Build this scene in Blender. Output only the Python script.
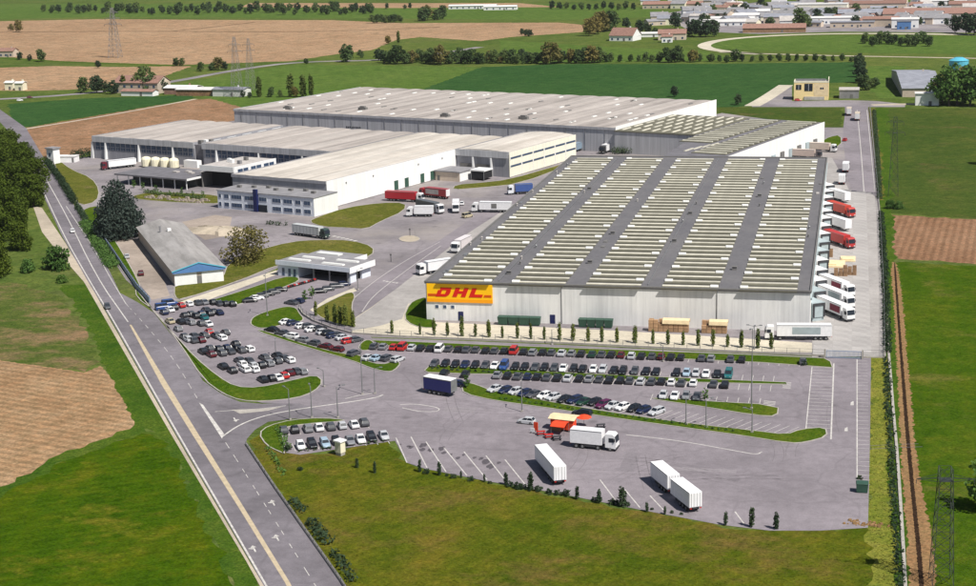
import bpy, bmesh, math, random
from mathutils import Vector, Matrix
R = math.radians
for o in list(bpy.data.objects): bpy.data.objects.remove(o)
sc = bpy.context.scene
COL = sc.collection
# ---------------------------------------------------------------- camera (solved from the photograph's perspective)
CAMH = 105.0
YAW, PITCH, ROLL, FPX = -0.230711288, 0.232486067, -0.0267774828, 1570.05
def cam_axes():
    cy, sy = math.cos(YAW), math.sin(YAW)
    f = Vector((sy*math.cos(PITCH), cy*math.cos(PITCH), -math.sin(PITCH)))
    r = Vector((cy, -sy, 0)); u = r.cross(f)
    c, s = math.cos(ROLL), math.sin(ROLL)
    return r*c+u*s, u*c-r*s, f
CR, CU, CF = cam_axes()
cam = bpy.data.cameras.new('camera'); camo = bpy.data.objects.new('camera', cam); COL.objects.link(camo)
cam.sensor_width = 36; cam.lens = FPX/976*36; cam.clip_start = 1; cam.clip_end = 30000
m = Matrix.Identity(4)
for i in range(3): m[i][0], m[i][1], m[i][2] = CR[i], CU[i], -CF[i]
m[2][3] = CAMH
camo.matrix_world = m; sc.camera = camo
# ---------------------------------------------------------------- sky, sun, exposure
SUN_AZ, SUN_EL = -33.0, 54.0
w = bpy.data.worlds.new('World'); sc.world = w; w.use_nodes = True
nt = w.node_tree; bg = nt.nodes['Background']; sk = nt.nodes.new('ShaderNodeTexSky')
sk.sky_type = 'NISHITA'; sk.sun_disc = False; sk.sun_elevation = R(SUN_EL); sk.sun_rotation = R(90-SUN_AZ)
sk.air_density = 1.0; sk.dust_density = 1.2
nt.links.new(sk.outputs[0], bg.inputs[0]); bg.inputs[1].default_value = 0.055
sl = bpy.data.lights.new('sun', 'SUN'); sl.energy = 5.0; sl.angle = R(0.53); sl.color = (1.0, 0.955, 0.89)
so = bpy.data.objects.new('sun', sl); COL.objects.link(so)
sd = Vector((math.cos(R(SUN_AZ))*math.cos(R(SUN_EL)), math.sin(R(SUN_AZ))*math.cos(R(SUN_EL)), math.sin(R(SUN_EL))))
so.rotation_euler = sd.to_track_quat('Z', 'Y').to_euler(); so.location = (200, 200, 300)
sc.view_settings.view_transform = 'Standard'; sc.view_settings.look = 'None'
sc.view_settings.exposure = 0.25; sc.view_settings.gamma = 1; sc.view_settings.use_curve_mapping = False
# ---------------------------------------------------------------- survey: photo pixel -> point at height z in the place
def S(x, y, z=0.0):
    d = CF*FPX + CR*(x-488) - CU*(y-293)
    t = (z-CAMH)/d.z
    return Vector((t*d.x, t*d.y, z))
# ---------------------------------------------------------------- materials
MAT = {}
def srgb(c):
    return tuple(((v/255+0.055)/1.055)**2.4 if v/255 > 0.04045 else v/255/12.92 for v in c)
def base_mat(name, rough=0.8, metal=0.0, spec=0.3):
    m = bpy.data.materials.new(name); m.use_nodes = True; MAT[name] = m
    b = m.node_tree.nodes['Principled BSDF']; b.inputs['Roughness'].default_value = rough
    b.inputs['Metallic'].default_value = metal; b.inputs['Specular IOR Level'].default_value = spec
    return m, m.node_tree, b
def N(nt, t, **kw):
    n = nt.nodes.new(t)
    for k, v in kw.items(): setattr(n, k, v)
    return n
def coord(nt, scale=(1, 1, 1), rot=0.0, kind='Object'):
    tc = N(nt, 'ShaderNodeTexCoord'); mp = N(nt, 'ShaderNodeMapping')
    mp.inputs['Scale'].default_value = scale; mp.inputs['Rotation'].default_value = (0, 0, rot)
    nt.links.new(tc.outputs[kind], mp.inputs['Vector']); return mp.outputs[0]
def noise(nt, vec, scale, detail=4, rough=0.6):
    n = N(nt, 'ShaderNodeTexNoise'); n.inputs['Scale'].default_value = scale
    n.inputs['Detail'].default_value = detail; n.inputs['Roughness'].default_value = rough
    nt.links.new(vec, n.inputs['Vector']); return n.outputs['Fac']
def ramp(nt, fac, stops):
    r = N(nt, 'ShaderNodeValToRGB'); e = r.color_ramp.elements
    while len(e) < len(stops): e.new(0.5)
    for el, (p, c) in zip(e, stops): el.position = p; el.color = (*c, 1)
    nt.links.new(fac, r.inputs[0]); return r.outputs[0]
def mix(nt, fac, a, b, mode='MIX'):
    n = N(nt, 'ShaderNodeMix', data_type='RGBA', blend_type=mode)
    for s, v in ((n.inputs[0], fac), (n.inputs[6], a), (n.inputs[7], b)):
        if isinstance(v, (int, float)): s.default_value = v
        elif isinstance(v, tuple): s.default_value = (*v, 1)
        else: nt.links.new(v, s)
    return n.outputs[2]
def bump(nt, b, h, strength, dist):
    n = N(nt, 'ShaderNodeBump'); n.inputs['Strength'].default_value = strength; n.inputs['Distance'].default_value = dist
    nt.links.new(h, n.inputs['Height']); nt.links.new(n.outputs[0], b.inputs['Normal'])
def vmul(c, k): return tuple(min(1, v*k) for v in c)
def flat(name, c, rough=0.7, metal=0.0, spec=0.3, var=0.12, sc_=0.6, rnd=0.0):
    m, nt, b = base_mat(name, rough, metal, spec)
    v = coord(nt); f = noise(nt, v, sc_, 5)
    col = ramp(nt, f, [(0.3, vmul(c, 1-var)), (0.7, vmul(c, 1+var))])
    if rnd:
        oi = N(nt, 'ShaderNodeObjectInfo')
        r2 = ramp(nt, oi.outputs['Random'], [(0, (1-rnd,)*3), (1, (1,)*3)])
        col = mix(nt, 1.0, col, r2, 'MULTIPLY')
    nt.links.new(col, b.inputs['Base Color']); return m
def grass_mat(name, a, b_, c, big=0.02, mid=0.12, fine=1.3, stripe=None, dry=None, dry_at=(0.55, 0.72)):
    """three greens at three sizes of patch, an optional dry colour in blotches and optional drill rows"""
    m, nt, b = base_mat(name, 1.0, 0, 0.0)
    v = coord(nt)
    f1 = noise(nt, coord(nt, (1, 0.6, 1), 0.9), big, 6, 0.7); f2 = noise(nt, v, mid, 6, 0.7); f3 = noise(nt, v, fine, 4, 0.75)
    col = ramp(nt, f1, [(0.37, a), (0.5, b_), (0.63, c)])
    col = mix(nt, 0.45, col, ramp(nt, f2, [(0.38, a), (0.51, b_), (0.63, c)]))
    if dry:
        fd = noise(nt, coord(nt, (1, 1.4, 1), 0.6), mid*0.33, 7, 0.72)
        col = mix(nt, ramp(nt, fd, [(dry_at[0], (0, 0, 0)), (dry_at[1], (1, 1, 1))]), col, dry)
    fw = noise(nt, coord(nt, (1, 1, 1), 2.1), mid*3.1, 7, 0.75)
    col = mix(nt, 0.75, col, ramp(nt, fw, [(0.38, (0.68, 0.73, 0.7)), (0.5, (1, 1, 1)), (0.62, (1.34, 1.22, 1.15))]), 'MULTIPLY')
    fine_ = ramp(nt, f3, [(0.36, (0.62,)*3), (0.64, (1.34,)*3)])
    col = mix(nt, 0.8, col, fine_, 'MULTIPLY')
    if stripe:
        ang, sp, k = stripe
        wv = N(nt, 'ShaderNodeTexWave', wave_type='BANDS', bands_direction='X'); wv.inputs['Scale'].default_value = 0.314/sp
        wv.inputs['Distortion'].default_value = 0.5; wv.inputs['Detail'].default_value = 3; wv.inputs['Detail Scale'].default_value = 2.5
        nt.links.new(coord(nt, (1, 1, 1), ang), wv.inputs[0])
        col = mix(nt, k, col, ramp(nt, wv.outputs['Fac'], [(0.2, (0.7,)*3), (0.8, (1.15,)*3)]), 'MULTIPLY')
    nt.links.new(col, b.inputs['Base Color']); bump(nt, b, f3, 0.5, 0.25); return m
def asphalt_mat(name, c, patch=0.16, stains=True, dust=None):
    m, nt, b = base_mat(name, 0.92, 0, 0.25)
    v = coord(nt)
    f1 = noise(nt, v, 0.035, 6, 0.62); f2 = noise(nt, v, 0.4, 6, 0.7); f3 = noise(nt, v, 5.0, 3)
    col = ramp(nt, f1, [(0.38, vmul(c, 1-patch)), (0.62, vmul(c, 1+patch))])
    col = mix(nt, 0.7, col, ramp(nt, f2, [(0.37, (0.84,)*3), (0.63, (1.12,)*3)]), 'MULTIPLY')
    col = mix(nt, 0.6, col, ramp(nt, f3, [(0.36, (0.82,)*3), (0.64, (1.15,)*3)]), 'MULTIPLY')
    if dust: col = mix(nt, ramp(nt, noise(nt, v, 0.022, 6, 0.6), [(0.5, (0, 0, 0)), (0.72, (0.8,)*3)]), col, dust)
    if stains:
        vo = N(nt, 'ShaderNodeTexVoronoi'); vo.inputs['Scale'].default_value = 0.11; vo.inputs['Randomness'].default_value = 1
        nt.links.new(v, vo.inputs['Vector'])
        sp = ramp(nt, vo.outputs['Distance'], [(0.05, (0.62,)*3), (0.16, (1,)*3)])
        col = mix(nt, 0.75, col, sp, 'MULTIPLY')
        ln = N(nt, 'ShaderNodeTexVoronoi', feature='DISTANCE_TO_EDGE'); ln.inputs['Scale'].default_value = 0.045
        wp = N(nt, 'ShaderNodeVectorMath', operation='ADD'); nt.links.new(v, wp.inputs[0])
        nz = N(nt, 'ShaderNodeTexNoise'); nz.inputs['Scale'].default_value = 0.06; nt.links.new(v, nz.inputs['Vector'])
        ms = N(nt, 'ShaderNodeVectorMath', operation='SCALE'); ms.inputs['Scale'].default_value = 14; nt.links.new(nz.outputs['Color'], ms.inputs[0])
        nt.links.new(ms.outputs[0], wp.inputs[1]); nt.links.new(wp.outputs[0], ln.inputs['Vector'])
        col = mix(nt, 0.45, col, ramp(nt, ln.outputs['Distance'], [(0.0, (0.72,)*3), (0.02, (1,)*3)]), 'MULTIPLY')
    nt.links.new(col, b.inputs['Base Color']); bump(nt, b, f3, 0.2, 0.03); return m
def panel_mat(name, c, wid=2.5, axis=0, var=0.08, streak=0.2):
    """precast wall: each panel a slightly different tone, rain streaks running down"""
    m, nt, b = base_mat(name, 0.85, 0, 0.2)
    tc = N(nt, 'ShaderNodeTexCoord'); sx = N(nt, 'ShaderNodeSeparateXYZ'); nt.links.new(tc.outputs['Object'], sx.inputs[0])
    dv = N(nt, 'ShaderNodeMath', operation='DIVIDE'); dv.inputs[1].default_value = wid; nt.links.new(sx.outputs[axis], dv.inputs[0])
    fl = N(nt, 'ShaderNodeMath', operation='FLOOR'); nt.links.new(dv.outputs[0], fl.inputs[0])
    wn = N(nt, 'ShaderNodeTexWhiteNoise', noise_dimensions='1D'); nt.links.new(fl.outputs[0], wn.inputs['W'])
    col = ramp(nt, wn.outputs['Value'], [(0, vmul(c, 1-var)), (1, vmul(c, 1+var))])
    st = noise(nt, coord(nt, (1.6, 1.6, 0.06)), 0.8, 5)
    col = mix(nt, 1.0, col, ramp(nt, st, [(0.35, (1-streak,)*3), (0.62, (1.03,)*3)]), 'MULTIPLY')
    nt.links.new(col, b.inputs['Base Color']); return m
def streak_roof(name, c, c2, ang, dirt, scale=(0.22, 0.012, 1)):
    m, nt, b = base_mat(name, 0.9, 0, 0.2)
    f = noise(nt, coord(nt, scale, ang), 1.0, 6, 0.6); f2 = noise(nt, coord(nt), 0.25, 5); f3 = noise(nt, coord(nt), 0.035, 4)
    col = ramp(nt, f, [(0.33, dirt), (0.5, c), (0.68, c2)])
    col = mix(nt, 0.6, col, ramp(nt, f2, [(0.3, (0.84,)*3), (0.7, (1.1,)*3)]), 'MULTIPLY')
    col = mix(nt, 0.7, col, ramp(nt, f3, [(0.35, (0.85,)*3), (0.65, (1.08,)*3)]), 'MULTIPLY')
    nt.links.new(col, b.inputs['Base Color']); return m
def leaf_mat(name, a, b_, c, rnd=0.35, k=2.5):
    m, nt, b = base_mat(name, 0.8, 0, 0.15)
    oi = N(nt, 'ShaderNodeObjectInfo')
    f = noise(nt, coord(nt), 0.9, 4, 0.7)
    a, b_, c = vmul(a, k), vmul(b_, k), vmul(c, k)
    col = ramp(nt, f, [(0.3, a), (0.5, b_), (0.72, c)])
    r2 = ramp(nt, oi.outputs['Random'], [(0, (1-rnd, 1-rnd*0.9, 1-rnd)), (0.5, (1, 1, 1)), (1, (1+rnd*0.7, 1+rnd*0.35, 1))])
    col = mix(nt, 1.0, col, r2, 'MULTIPLY')
    nt.links.new(col, b.inputs['Base Color'])
    tr = N(nt, 'ShaderNodeBsdfTranslucent'); nt.links.new(col, tr.inputs[0]); mx = N(nt, 'ShaderNodeMixShader'); mx.inputs[0].default_value = 0.4
    nt.links.new(b.outputs[0], mx.inputs[1]); nt.links.new(tr.outputs[0], mx.inputs[2]); nt.links.new(mx.outputs[0], nt.nodes['Material Output'].inputs[0])
    return m
def paint_mat(name, rough=0.35):
    m, nt, b = base_mat(name, rough, 0.0, 0.5)
    oi = N(nt, 'ShaderNodeObjectInfo'); f = noise(nt, coord(nt), 1.5, 4)
    nt.links.new(mix(nt, 1.0, oi.outputs['Color'], ramp(nt, f, [(0.3, (0.86,)*3), (0.7, (1,)*3)]), 'MULTIPLY'), b.inputs['Base Color'])
    b.inputs['Coat Weight'].default_value = 0.12; b.inputs['Coat Roughness'].default_value = 0.15; return m

grass_mat('grass', (0.0517, 0.0880, 0.0176), (0.0805, 0.1150, 0.0256), (0.1207, 0.1400, 0.0360), 0.008, 0.05, 0.7, dry=(0.11, 0.115, 0.045))
grass_mat('verge', (0.0287, 0.0685, 0.0077), (0.0497, 0.0952, 0.0107), (0.0829, 0.1161, 0.0168), 0.05, 0.25, 2.0)
grass_mat('lawn', (0.0331, 0.0734, 0.0053), (0.0530, 0.0958, 0.0077), (0.0940, 0.1173, 0.0138), 0.04, 0.3, 2.5)
grass_mat('olive_grass', (0.070, 0.085, 0.014), (0.100, 0.108, 0.020), (0.140, 0.128, 0.034), 0.03, 0.16, 1.8, dry=(0.17, 0.135, 0.06))
grass_mat('meadow_front', (0.0457, 0.0745, 0.0048), (0.0815, 0.0955, 0.0082), (0.1242, 0.1049, 0.0138), 0.028, 0.11, 1.6, stripe=(0.5, 2.4, 0.2), dry=(0.140, 0.092, 0.030), dry_at=(0.50, 0.68))
grass_mat('meadow_left', (0.0259, 0.0622, 0.0023), (0.0426, 0.0840, 0.0034), (0.0907, 0.1025, 0.0057), 0.02, 0.12, 1.6, stripe=(1.0, 2.6, 0.25), dry=(0.15, 0.13, 0.016), dry_at=(0.55, 0.72))
grass_mat('meadow_patchy', (0.045, 0.080, 0.014), (0.072, 0.100, 0.022), (0.100, 0.115, 0.032), 0.02, 0.12, 1.6, dry=(0.20, 0.135, 0.075), dry_at=(0.46, 0.62))
grass_mat('meadow_right', (0.0282, 0.0646, 0.0036), (0.0470, 0.0884, 0.0054), (0.0922, 0.1071, 0.0097), 0.022, 0.14, 1.7, dry=(0.13, 0.115, 0.03), dry_at=(0.55, 0.74))
grass_mat('meadow_far_right', (0.0361, 0.0642, 0.0131), (0.0537, 0.0820, 0.0160), (0.0806, 0.0927, 0.0219), 0.018, 0.1, 1.2, dry=(0.11, 0.088, 0.035), dry_at=(0.56, 0.74))
grass_mat('crop_dark', (0.0250, 0.0693, 0.0192), (0.0325, 0.0798, 0.0224), (0.0425, 0.0903, 0.0256), 0.006, 0.05, 0.8, stripe=(0.25, 8, 0.10))
grass_mat('crop_bright', (0.0638, 0.1121, 0.0214), (0.0773, 0.1292, 0.0256), (0.0948, 0.1406, 0.0321), 0.006, 0.04, 0.7, stripe=(-0.35, 9, 0.10))
grass_mat('yellow_grass', (0.1050, 0.1375, 0.0180), (0.1628, 0.1738, 0.0280), (0.2205, 0.2035, 0.0450), 0.05, 0.22, 1.8, dry=(0.055, 0.080, 0.012))
grass_mat('soil_tan', (0.2657, 0.1702, 0.1014), (0.3189, 0.2106, 0.1278), (0.3632, 0.2464, 0.1543), 0.004, 0.03, 0.5, stripe=(0.3, 9, 0.14), dry=(0.25, 0.165, 0.10))
grass_mat('soil_brown', (0.1900, 0.1087, 0.0618), (0.2470, 0.1465, 0.0855), (0.3040, 0.1890, 0.1188), 0.006, 0.05, 0.7, stripe=(-1.35, 5, 0.16))
grass_mat('soil_stubble', (0.2438, 0.1505, 0.0807), (0.3070, 0.2006, 0.1121), (0.3612, 0.2508, 0.1525), 0.02, 0.12, 1.5, stripe=(1.842, 2.6, 0.5))
grass_mat('soil_ploughed', (0.19, 0.105, 0.06), (0.235, 0.135, 0.08), (0.28, 0.17, 0.105), 0.03, 0.16, 1.6, stripe=(0.10, 2.4, 0.55))
grass_mat('soil_bank', (0.20, 0.115, 0.055), (0.26, 0.16, 0.08), (0.20, 0.14, 0.06), 0.05, 0.3, 1.6)
grass_mat('ditch_mud', (0.022, 0.014, 0.010), (0.034, 0.021, 0.014), (0.05, 0.032, 0.02), 0.08, 0.4, 2)
asphalt_mat('asphalt', (0.215, 0.192, 0.208), 0.13)
asphalt_mat('asphalt_road', (0.172, 0.157, 0.172), 0.18)
asphalt_mat('asphalt_yard', (0.222, 0.201, 0.210), 0.2, True, (0.33, 0.295, 0.265))
asphalt_mat('concrete_base', (0.34, 0.32, 0.305), 0.12, False)
asphalt_mat('concrete_pale', (0.52, 0.47, 0.37), 0.10, False)
asphalt_mat('gravel', (0.42, 0.36, 0.28), 0.14, False)
m_ = flat('slab', (0.40, 0.38, 0.365), 0.9, var=0.16, sc_=0.35, rnd=0.16)
asphalt_mat('dirt', (0.30, 0.25, 0.21), 0.2, False)
flat('tyre_mark', (0.170, 0.152, 0.163), 0.9, var=0.2, sc_=1.5)
flat('patch_dark', (0.196, 0.176, 0.190), 0.9, var=0.12, sc_=1.5)
flat('patch_pale', (0.236, 0.213, 0.226), 0.9, var=0.12, sc_=1.5)
flat('stain', (0.085, 0.075, 0.085), 0.85, var=0.3, sc_=1.5)
flat('kerb', (0.36, 0.335, 0.30), 0.9, var=0.2)
flat('white_line', (0.50, 0.48, 0.45), 0.85, var=0.3, sc_=0.9)
flat('yellow_line', (0.46, 0.38, 0.26), 0.9, var=0.16, sc_=0.7)
def weathered(name, c, rnd):
    m, nt, b = base_mat(name, 0.88, 0, 0.2)
    ge = N(nt, 'ShaderNodeNewGeometry'); oi = N(nt, 'ShaderNodeObjectInfo')
    mp = N(nt, 'ShaderNodeMapping'); mp.inputs['Scale'].default_value = (1.1, 1.1, 0.05); nt.links.new(ge.outputs['Position'], mp.inputs[0])
    st = noise(nt, mp.outputs[0], 0.9, 6, 0.65); bl = noise(nt, ge.outputs['Position'], 0.06, 5)
    col = mix(nt, 1.0, ramp(nt, st, [(0.33, vmul(c, 0.85)), (0.5, c), (0.68, vmul(c, 1.08))]), ramp(nt, bl, [(0.35, (0.84, 0.85, 0.87)), (0.65, (1.04, 1.04, 1.02))]), 'MULTIPLY')
    col = mix(nt, 1.0, col, ramp(nt, oi.outputs['Random'], [(0, (1-rnd,)*3), (1, (1,)*3)]), 'MULTIPLY')
    nt.links.new(col, b.inputs['Base Color']); return m
weathered('panel', (0.78, 0.77, 0.75), 0.07)
weathered('roof_walk', (0.148, 0.143, 0.150), 0.0)
panel_mat('wall_grey', (0.46, 0.46, 0.475), 2.5, 0, 0.06, 0.22)
panel_mat('wall_grey_dark', (0.30, 0.30, 0.325), 2.5, 0, 0.05, 0.16)
panel_mat('wall_white', (0.80, 0.80, 0.78), 5, 1, 0.02, 0.08)
panel_mat('wall_cream', (0.80, 0.77, 0.64), 4, 1, 0.02, 0.10)
panel_mat('wall_office_shade', (0.66, 0.70, 0.77), 9, 0, 0.02, 0.05)  # white walls with the bluish shade put into their colour
flat('white_paint', (0.80, 0.80, 0.79), 0.55, var=0.05)
flat('trailer_white', (0.82, 0.82, 0.83), 0.45, var=0.05, sc_=0.3)
flat('roof_dark', (0.150, 0.145, 0.158), 0.9, var=0.22, sc_=0.25)
flat('roof_tile', (0.150, 0.143, 0.105), 0.9, var=0.2, sc_=0.35, rnd=0.25)
flat('skylight', (0.60, 0.575, 0.475), 0.6, var=0.16, sc_=0.4, rnd=0.3)
flat('skylight_white', (0.72, 0.72, 0.69), 0.5, var=0.06, sc_=0.4)
flat('gutter', (0.16, 0.155, 0.15), 0.8, var=0.15)
streak_roof('roof_old', (0.395, 0.355, 0.325), (0.47, 0.43, 0.395), 0.0, (0.28, 0.25, 0.23))
streak_roof('roof_cream', (0.52, 0.475, 0.42), (0.62, 0.58, 0.52), 0.0, (0.41, 0.37, 0.32))
streak_roof('roof_shed', (0.31, 0.295, 0.285), (0.37, 0.355, 0.345), 0.0, (0.24, 0.23, 0.22), (0.35, 0.05, 1))
flat('roof_flat', (0.24, 0.235, 0.245), 0.9, var=0.2, sc_=0.3)
flat('roof_flat_pale', (0.44, 0.41, 0.385), 0.9, var=0.2, sc_=0.4)
flat('roof_red', (0.29, 0.165, 0.13), 0.9, var=0.22, sc_=0.6, rnd=0.2)
flat('roof_grey_blue', (0.27, 0.28, 0.32), 0.8, var=0.2, sc_=0.2, rnd=0.3)
flat('roof_white', (0.72, 0.71, 0.69), 0.7, var=0.1, sc_=0.2, rnd=0.2)
flat('wall_house', (0.62, 0.52, 0.42), 0.9, var=0.1, rnd=0.25)
flat('wall_yellow', (0.86, 0.68, 0.34), 0.85, var=0.06)
flat('blue_paint', (0.085, 0.19, 0.40), 0.6, var=0.1)
flat('navy', (0.012, 0.018, 0.085), 0.35, var=0.1)
flat('teal', (0.10, 0.42, 0.56), 0.5, var=0.08)
flat('green_paint', (0.035, 0.085, 0.06), 0.6, var=0.15)
flat('dock_grey', (0.40, 0.47, 0.49), 0.7, var=0.12, rnd=0.2)
flat('sign_yellow', (0.95, 0.52, 0.003), 0.5, var=0.03)
flat('sign_orange', (0.92, 0.36, 0.004), 0.5, var=0.03)
flat('sign_red', (0.62, 0.012, 0.006), 0.5, var=0.04)
flat('red_paint', (0.44, 0.022, 0.016), 0.5, var=0.12)
flat('red_cloth', (0.72, 0.065, 0.02), 0.85, var=0.14)
flat('cream_cloth', (0.72, 0.58, 0.36), 0.9, var=0.14)
flat('cream', (0.74, 0.70, 0.53), 0.8, var=0.1, sc_=0.8)
flat('maroon', (0.20, 0.02, 0.045), 0.6, var=0.3, sc_=1.2)
flat('cardboard', (0.42, 0.26, 0.145), 0.9, var=0.2, rnd=0.3)
flat('wood', (0.34, 0.21, 0.12), 0.9, var=0.25, rnd=0.3)
flat('glass', (0.018, 0.024, 0.034), 0.4, 0, 0.25, var=0.2)
flat('glass_blue', (0.05, 0.08, 0.14), 0.3, 0, 0.4, var=0.25)
flat('tyre', (0.02, 0.02, 0.021), 0.85)
flat('chassis', (0.045, 0.045, 0.05), 0.75, var=0.2)
flat('black_and_shade', (0.02, 0.02, 0.022), 0.9)
flat('steel', (0.24, 0.245, 0.25), 0.5, 0.4, var=0.15)
flat('pylon_steel', (0.045, 0.055, 0.05), 0.6, 0.2, var=0.2)
flat('pylon_pale', (0.26, 0.25, 0.25), 0.6, 0.2, var=0.2)
flat('blue_steel', (0.26, 0.32, 0.44), 0.5, 0.1, var=0.1)
flat('bark', (0.10, 0.075, 0.055), 0.95, var=0.25)
flat('rubble', (0.42, 0.35, 0.29), 0.95, var=0.3, sc_=1.0, rnd=0.3)
leaf_mat('leaf_olive', (0.030, 0.050, 0.006), (0.052, 0.078, 0.008), (0.084, 0.108, 0.014), 0.3, 1.6)
leaf_mat('leaf_mid', (0.022, 0.050, 0.012), (0.040, 0.078, 0.018), (0.068, 0.110, 0.026))
leaf_mat('leaf_far', (0.022, 0.040, 0.014), (0.038, 0.060, 0.022), (0.062, 0.085, 0.030), 0.45)
leaf_mat('leaf_dark', (0.012, 0.022, 0.012), (0.020, 0.034, 0.017), (0.034, 0.050, 0.024))
leaf_mat('leaf_cedar', (0.012, 0.020, 0.018), (0.022, 0.032, 0.027), (0.044, 0.054, 0.044), 0.1)
leaf_mat('leaf_cypress', (0.034, 0.050, 0.011), (0.056, 0.074, 0.017), (0.086, 0.098, 0.027), 0.3, 2.4)
leaf_mat('leaf_brown', (0.048, 0.044, 0.014), (0.078, 0.068, 0.022), (0.115, 0.098, 0.036), 0.25, 2.5)
leaf_mat('leaf_red', (0.06, 0.012, 0.012), (0.10, 0.02, 0.02), (0.14, 0.035, 0.03), 0.2)
paint_mat('car_paint'); paint_mat('truck_paint', 0.5)
# ---------------------------------------------------------------- mesh builder
class MB:
    def __init__(s): s.v = []; s.f = []; s.mi = []; s.cur = 0
    def quad(s, *p): s.poly(p)
    def poly(s, p):
        n = len(s.v); s.v += [tuple(q) for q in p]; s.f.append(tuple(range(n, n+len(p)))); s.mi.append(s.cur)
    def box(s, x0, x1, y0, y1, z0, z1, top=0.0, topx=None):
        tx = top if topx is None else topx
        n = len(s.v)
        s.v += [(x0, y0, z0), (x1, y0, z0), (x1, y1, z0), (x0, y1, z0), (x0+tx, y0+top, z1), (x1-tx, y0+top, z1), (x1-tx, y1-top, z1), (x0+tx, y1-top, z1)]
        for q in ((0, 3, 2, 1), (4, 5, 6, 7), (0, 1, 5, 4), (1, 2, 6, 5), (2, 3, 7, 6), (3, 0, 4, 7)):
            s.f.append(tuple(n+i for i in q)); s.mi.append(s.cur)
        return s
    def rings(s, rings, caps=True):
        n0 = len(s.v); k = len(rings[0])
        for r in rings: s.v += [tuple(p) for p in r]
        for i in range(len(rings)-1):
            for j in range(k):
                a = n0+i*k+j; b = n0+i*k+(j+1) % k
                s.f.append((a, b, b+k, a+k)); s.mi.append(s.cur)
        if caps:
            s.f.append(tuple(n0+j for j in reversed(range(k)))); s.mi.append(s.cur)
            t = n0+(len(rings)-1)*k; s.f.append(tuple(t+j for j in range(k))); s.mi.append(s.cur)
        return s
    def prism(s, pts, z0, z1):           # pts counter-clockwise (x,y)
        return s.rings([[(x, y, z0) for x, y in pts], [(x, y, z1) for x, y in pts]])
    def tube(s, p, q, r, r2=None, k=6):
        p, q = Vector(p), Vector(q); d = (q-p)
        if d.length < 1e-6: return s
        d.normalize(); a = d.orthogonal().normalized(); b = d.cross(a); r2 = r if r2 is None else r2
        cs = [(math.cos(2*math.pi*i/k), math.sin(2*math.pi*i/k)) for i in range(k)]
        return s.rings([[p+(a*x+b*y)*r for x, y in cs], [q+(a*x+b*y)*r2 for x, y in cs]])
    def sweep(s, prof, y0, y1):          # profile (x,z) closed, extruded along y
        return s.rings([[(x, y0, z) for x, z in prof], [(x, y1, z) for x, z in prof]])
    def mesh(s, name, mats):
        me = bpy.data.meshes.new(name); me.from_pydata(s.v, [], s.f)
        for m in (mats if isinstance(mats, (list, tuple)) else [mats]): me.materials.append(MAT[m])
        if any(s.mi): me.polygons.foreach_set('material_index', s.mi)
        me.update(); bm = bmesh.new(); bm.from_mesh(me); bmesh.ops.recalc_face_normals(bm, faces=bm.faces); bm.to_mesh(me); bm.free()
        return me
def link(name, me, parent=None, loc=(0, 0, 0), rz=0.0, **props):
    o = bpy.data.objects.new(name, me); COL.objects.link(o)
    o.location = loc; o.rotation_euler = (0, 0, rz)
    if parent: o.parent = parent
    for k, v in props.items(): o[k] = v
    return o
def thing(name, label, cat, loc=(0, 0, 0), rz=0.0, group=None):
    o = link(name, None, None, loc, rz, label=label, category=cat); o.empty_display_size = 0.5
    if group: o['group'] = group
    return o
def part(name, mb, mat, parent, loc=(0, 0, 0), rz=0.0, **kw): return link(name, mb.mesh(name, mat), parent, loc, rz, **kw)
def one(name, mb, mat, label, cat, loc=(0, 0, 0), rz=0.0, group=None):
    o = link(name, mb.mesh(name, mat), None, loc, rz, label=label, category=cat)
    if group: o['group'] = group
    return o
def ordn(i): return f"{i}{'th' if 10 <= i % 100 <= 20 else {1: 'st', 2: 'nd', 3: 'rd'}.get(i % 10, 'th')}"
def smooth(pts, it=2, closed=True):
    pts = [Vector((p[0], p[1])) for p in pts]
    for _ in range(it):
        out = []; n = len(pts)
        rng = range(n) if closed else range(n-1)
        if not closed: out.append(pts[0])
        for i in rng:
            a, b = pts[i], pts[(i+1) % n]; out += [a*0.75+b*0.25, a*0.25+b*0.75]
        if not closed: out.append(pts[-1])
        pts = out
    return pts
def area2(p): return sum(p[i][0]*p[(i+1) % len(p)][1]-p[(i+1) % len(p)][0]*p[i][1] for i in range(len(p)))
def gp(pix): return [S(x, y).to_2d() for x, y in pix]
def sheet(name, pix, z, mat, sm=0, world=False, parent=None, rough=0.0):
    p = [Vector(q) for q in pix] if world else gp(pix)
    if sm: p = smooth(p, sm)
    if area2(p) < 0: p.reverse()
    if rough:
        rr = random.Random(len(p)*7+int(abs(p[0].x))); out = []
        for i in range(len(p)):
            a, b = p[i], p[(i+1) % len(p)]; k = max(1, min(40, int((b-a).length/(rough*2.2)))); nrm = Vector((-(b-a).y, (b-a).x))
            nrm = nrm.normalized() if nrm.length else nrm
            for j in range(k): out.append(a.lerp(b, j/k)+nrm*rr.uniform(-rough, rough))
        p = out
    mb = MB(); mb.poly([(q.x, q.y, z) for q in p])
    me = bpy.data.meshes.new(name); me.from_pydata(mb.v, [], mb.f); me.materials.append(MAT[mat]); me.update()
    o = link(name, me, parent)
    if parent is None: o['kind'] = 'structure'
    return o
def offset(p, d):
    n = len(p); out = []
    for i in range(n):
        a, b, c = p[i-1], p[i], p[(i+1) % n]
        t = (c-a); t = t.normalized() if t.length else Vector((1, 0))
        out.append(b+Vector((-t.y, t.x))*d)
    return out
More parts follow.
